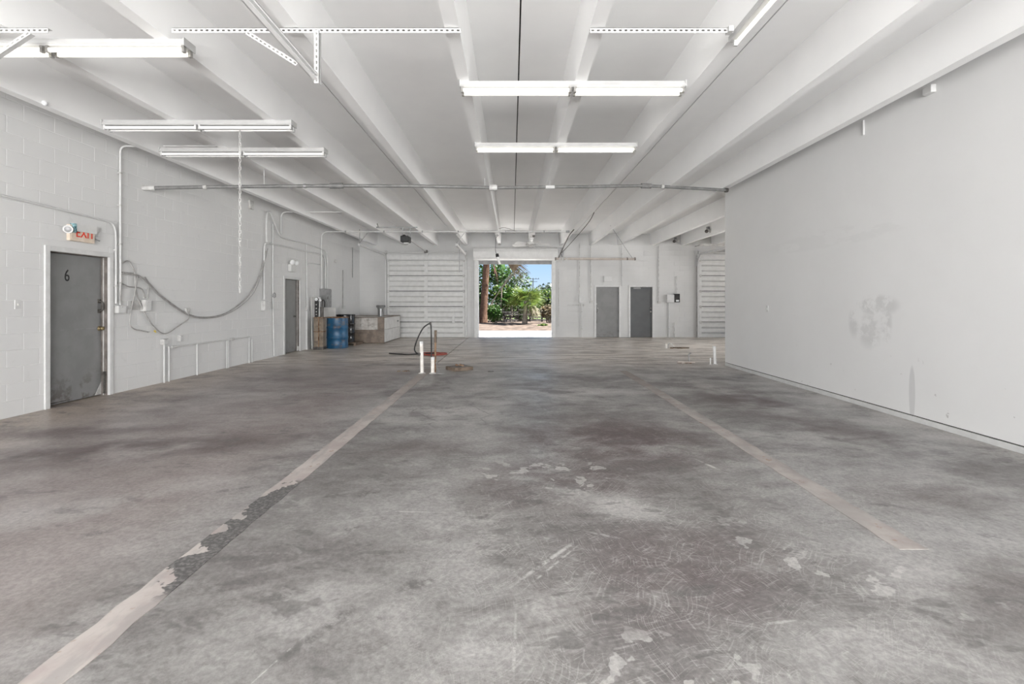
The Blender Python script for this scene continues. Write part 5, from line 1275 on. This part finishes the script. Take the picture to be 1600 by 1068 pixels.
# tall palm
bt = px_at(754.5, 504, 27.0); tp = px_at(760.0, 412, 27.0)
t = thing('palm_tree', (bt.x, bt.y, 0.2), 'tall palm with thick reddish trunk at left of the doorway', 'palm tree', 'palms outside')
top = bt+(tp-bt)*1.55
pts = [bt+Vector((0, 0, -0.1)), bt+(tp-bt)*0.08, bt+(tp-bt)*0.3, bt+(tp-bt)*0.7, tp, top]
MB().tube(pts, 0.2, 16, [0.30, 0.245, 0.205, 0.185, 0.18, 0.18]).build('trunk', M['bark'], t)
for k in range(14):
    a = 2*PI*k/14; fan_frond(t, top, (math.cos(a), math.sin(a), rn.uniform(0.1, 0.9)), 0.9, 0.9, M['leaf_mid'], rn, 13, 0.3)
for k in range(8):
    a = 2*PI*k/8+0.3; fan_frond(t, top-Vector((0, 0, 0.2)), (math.cos(a)*0.6, math.sin(a)*0.6, -0.8), 0.7, 0.9, M['leaf_rust'], rn, 11, 0.3, 1.2, 'dead_frond')
f0 = px_at(771, 411, 26.6); fan_frond(t, f0+Vector((-0.1, 0, 0.3)), (0.25, -0.05, -1), 0.2, 1.2, M['leaf_rust'], rn, 23, 0.05, 0.9, 'dead_frond', 0.0)
f0 = px_at(790, 409, 26.4); fan_frond(t, f0, (0.85, -0.1, -0.25), 0.1, 1.25, M['leaf_dry'], rn, 34, 0.22, 1.5, 'dead_frond', 1.5)
fan_frond(t, f0+Vector((-0.2, 0.1, 0.1)), (0.2, -0.1, -0.9), 0.1, 0.6, M['leaf_mid'], rn, 15, 0.2, 1.6, 'frond', 0.0)
MB().tube(spline([top-Vector((0, 0, 0.3)), top+Vector((0.5, -0.1, 0.1)), f0+Vector((0, 0, 0.0))]), 0.02, 6).build('frond_stalk', M['leaf_dry'], t)
# leaning dead stems
for (a, c, lab) in ((px_at(767, 475, 27.3), px_at(800, 425, 27.3), 'pale leaning stem rising behind the red frond'), (px_at(784, 450, 28), px_at(806, 424, 28), 'bare grey branch slanting up beside the doorway sky')):
    o = MB().tube([a, (a+c)/2+Vector((0, 0, 0.04)), c], 0.025, 6, [0.04, 0.03, 0.018]); o.tube([(a+c)/2, (a+c)/2+Vector((0.25, 0.05, 0.5))], 0.012, 5)
    o.tube([a, Vector((a.x-0.1, a.y, 0.15))], 0.04, 6)
    o = o.build('dead_stem', M['bark_grey']); tag(o, lab, 'branch', 'dead stems outside')
# fan palm in the middle
bc = px_at(820, 507, 26.2); bc.z = 0.2
t = thing('fan_palm', (bc.x, bc.y, 0.15), 'bright lime fan palm with short grey trunk in doorway centre', 'palm tree', 'palms outside')
ct = px_at(822, 470, 26.2)
MB().tube([bc-Vector((0, 0, 0.1)), bc+Vector((0, 0, 0.3)), px_at(821, 488, 26.2), ct], 0.14, 12, [0.17, 0.145, 0.13, 0.10]).build('trunk', M['bark_grey'], t)
for k in range(26):
    a = 2*PI*k/26+rn.uniform(-.1, .1); fan_frond(t, ct, (math.cos(a)*0.85, math.sin(a)*0.6, rn.uniform(-0.35, 1.0)), rn.uniform(0.25, 0.5), rn.uniform(0.75, 0.95), M['leaf_lime'], rn, 15, 0.2, 2.6)
for k in range(7):
    a = -0.9+k*0.35; fan_frond(t, ct-Vector((0, 0, 0.1)), (math.cos(a), -0.3+0.2*math.sin(a), -0.7), 0.3, 0.65, M['leaf_straw'], rn, 11, 0.3, 1.5, 'dead_frond')
# darker palmetto
c0 = px_at(797, 505, 28.5); c0.z = 0.2; ct = px_at(799, 476, 28.5)
t = thing('palmetto', (c0.x, c0.y, 0.15), 'dark green palmetto left of the lime fan palm', 'palm tree', 'palms outside')
MB().tube([c0-Vector((0, 0, 0.1)), (c0+ct)/2+Vector((0.05, 0, 0)), ct], 0.09, 10).build('trunk', M['bark_grey'], t)
for k in range(18):
    a = 2*PI*k/18; fan_frond(t, ct, (math.cos(a)*0.9, math.sin(a)*0.6, rn.uniform(-0.3, 1.0)), rn.uniform(0.3, 0.6), rn.uniform(0.6, 0.85), M['leaf_dark'] if k % 3 else M['leaf_mid'], rn, 13, 0.25, 2.4)
# shrubs and trees
def shrub(px, py, Y, r, n, size, mats, label, zbase=0.15, stem=True, name='shrub', cat='shrub'):
    c = px_at(px, py, Y); t = thing(name, (c.x, c.y, zbase), label, cat, 'greenery outside')
    if stem:
        b = MB()
        for k in range(4):
            a = k*1.7; b.tube([(c.x+0.08*math.cos(a), c.y+0.08*math.sin(a), zbase-0.1), (c.x+r[0]*0.3*math.cos(a), c.y+r[1]*0.3*math.sin(a), (c.z+zbase)/2), (c.x+r[0]*0.5*math.cos(a), c.y+r[1]*0.5*math.sin(a), c.z+r[2]*0.3)], 0.03, 6, [0.045, 0.03, 0.012])
        b.build('stems', M['bark_grey'], t)
    for m_ in mats: leaf_cloud(t, c, r, n//len(mats), size, M[m_], rn)
    return t
shrub(773, 489, 26.4, (0.42, 0.35, 0.48), 800, 0.17, ['leaf_mid', 'leaf_mid', 'leaf_dark'], 'round bright green shrub right of the thick palm trunk')
shrub(786, 462, 28.6, (0.85, 0.5, 0.75), 1100, 0.20, ['leaf_mid', 'leaf_lime', 'leaf_dark'], 'tall leafy shrub filling the middle left of doorway')
shrub(751, 460, 28.8, (0.6, 0.5, 2.2), 1200, 0.24, ['leaf_dark', 'leaf_dark', 'leaf_mid'], 'dark leafy shrub behind the thick palm trunk')
shrub(775, 425, 29.5, (0.9, 0.6, 0.75), 700, 0.22, ['leaf_dark', 'leaf_mid'], 'leafy crown peeking between the palm fronds', name='tree', cat='tree')
shrub(858, 468, 29.5, (0.8, 0.6, 0.75), 800, 0.20, ['leaf_mid', 'leaf_pale', 'leaf_lime'], 'light green shrub at the right side of doorway')
shrub(858, 487, 26.6, (0.55, 0.3, 0.42), 450, 0.20, ['leaf_straw', 'leaf_dry', 'leaf_straw'], 'dry straw-coloured brush at lower right of doorway')
shrub(848, 509, 25.4, (0.30, 0.2, 0.14), 260, 0.12, ['leaf_lime', 'leaf_mid'], 'low lime weed at the foot of the fence')
shrub(864, 511, 25.2, (0.35, 0.2, 0.10), 200, 0.10, ['leaf_lime', 'leaf_mid'], 'second low weed at the right doorway edge')
shrub(800, 488, 29.2, (2.0, 0.4, 0.55), 1100, 0.20, ['leaf_dark', 'fence_dark', 'leaf_dark'], 'dark brush tangled through the fence')
shrub(792, 440, 60, (3.2, 2.0, 1.9), 1400, 0.45, ['leaf_pale', 'leaf_pale', 'leaf_mid'], 'pale grey-green tree far behind the palms', 0.1, name='tree', cat='tree')
shrub(862, 458, 70, (2.6, 2.0, 1.7), 900, 0.5, ['leaf_pale'], 'hazy distant tree at right of the sky', 0.1, name='tree', cat='tree')
shrub(835, 470, 90, (9, 2.0, 1.7), 1400, 0.7, ['leaf_pale', 'leaf_mid'], 'low far tree line beyond the fence', 0.1, name='tree_line', cat='trees')
# fence
yF = 28.0
t = thing('wood_fence', (0.6, yF, 0.15), 'broken weathered slat fence behind the fan palm', 'fence')
for k, xx in enumerate((-1.3, -0.45, 0.35, 1.05, 1.75, 2.5)):
    MB().box(xx-0.05, yF+0.03, 0.1, xx+0.05, yF+0.11, 1.05+0.1*(k % 2)).build('fence_post', M['fence_dark'], t)
for k in range(6):
    z = 0.24+0.15*k
    for j, (xa, xc) in enumerate(((-1.35, -0.45), (-0.43, 0.36), (0.37, 1.06), (1.07, 1.76), (1.77, 2.55))):
        if (k*3+j*2) % 7 == 3: continue
        zz = z+rn.uniform(-0.02, 0.02); tl = rn.uniform(-0.03, 0.03)
        MB().obox(((xa+xc)/2, yF, zz), (xc-xa, 0.025, 0.085), (0, tl, 0)).build('slat', M['fence'] if (k+j) % 3 else M['fence_dark'], t)
# utility pole
t = thing('utility_pole', (lx_(833, 150), 150, 0.1), 'distant utility pole with crossarms against the sky', 'utility pole')
zt = at(833, 434, 150).z
MB().cyl((lx_(833, 150), 150, 0.1), (lx_(833, 150), 150, zt), 0.16, 8, 0.12).build('pole', M['pole'], t)
for dz, w in ((0.25, 1.9), (1.1, 1.3)):
    MB().box(lx_(833, 150)-w, 149.9, zt-dz-0.12, lx_(833, 150)+w, 150.0, zt-dz).build('crossarm', M['pole'], t)
for dx in (-1.7, -0.9, 0.9, 1.7):
    MB().lathe([(0.06, 0), (0.10, 0.1), (0.05, 0.3)], (lx_(833, 150)+dx, 149.95, zt-0.25), 8).build('insulator', M['pole'], t)
o = MB().cyl((lx_(803, 60), 60, 0.1), (lx_(803, 60), 60, at(803, 428, 60).z), 0.07, 8); o.box(lx_(803, 60)-0.25, 59.95, at(803, 430, 60).z, lx_(803, 60)+0.05, 60.05, at(803, 430, 60).z+0.06); o = o.build('lamp_post', M['pole']); tag(o, 'slim grey post rising behind the palms', 'post')
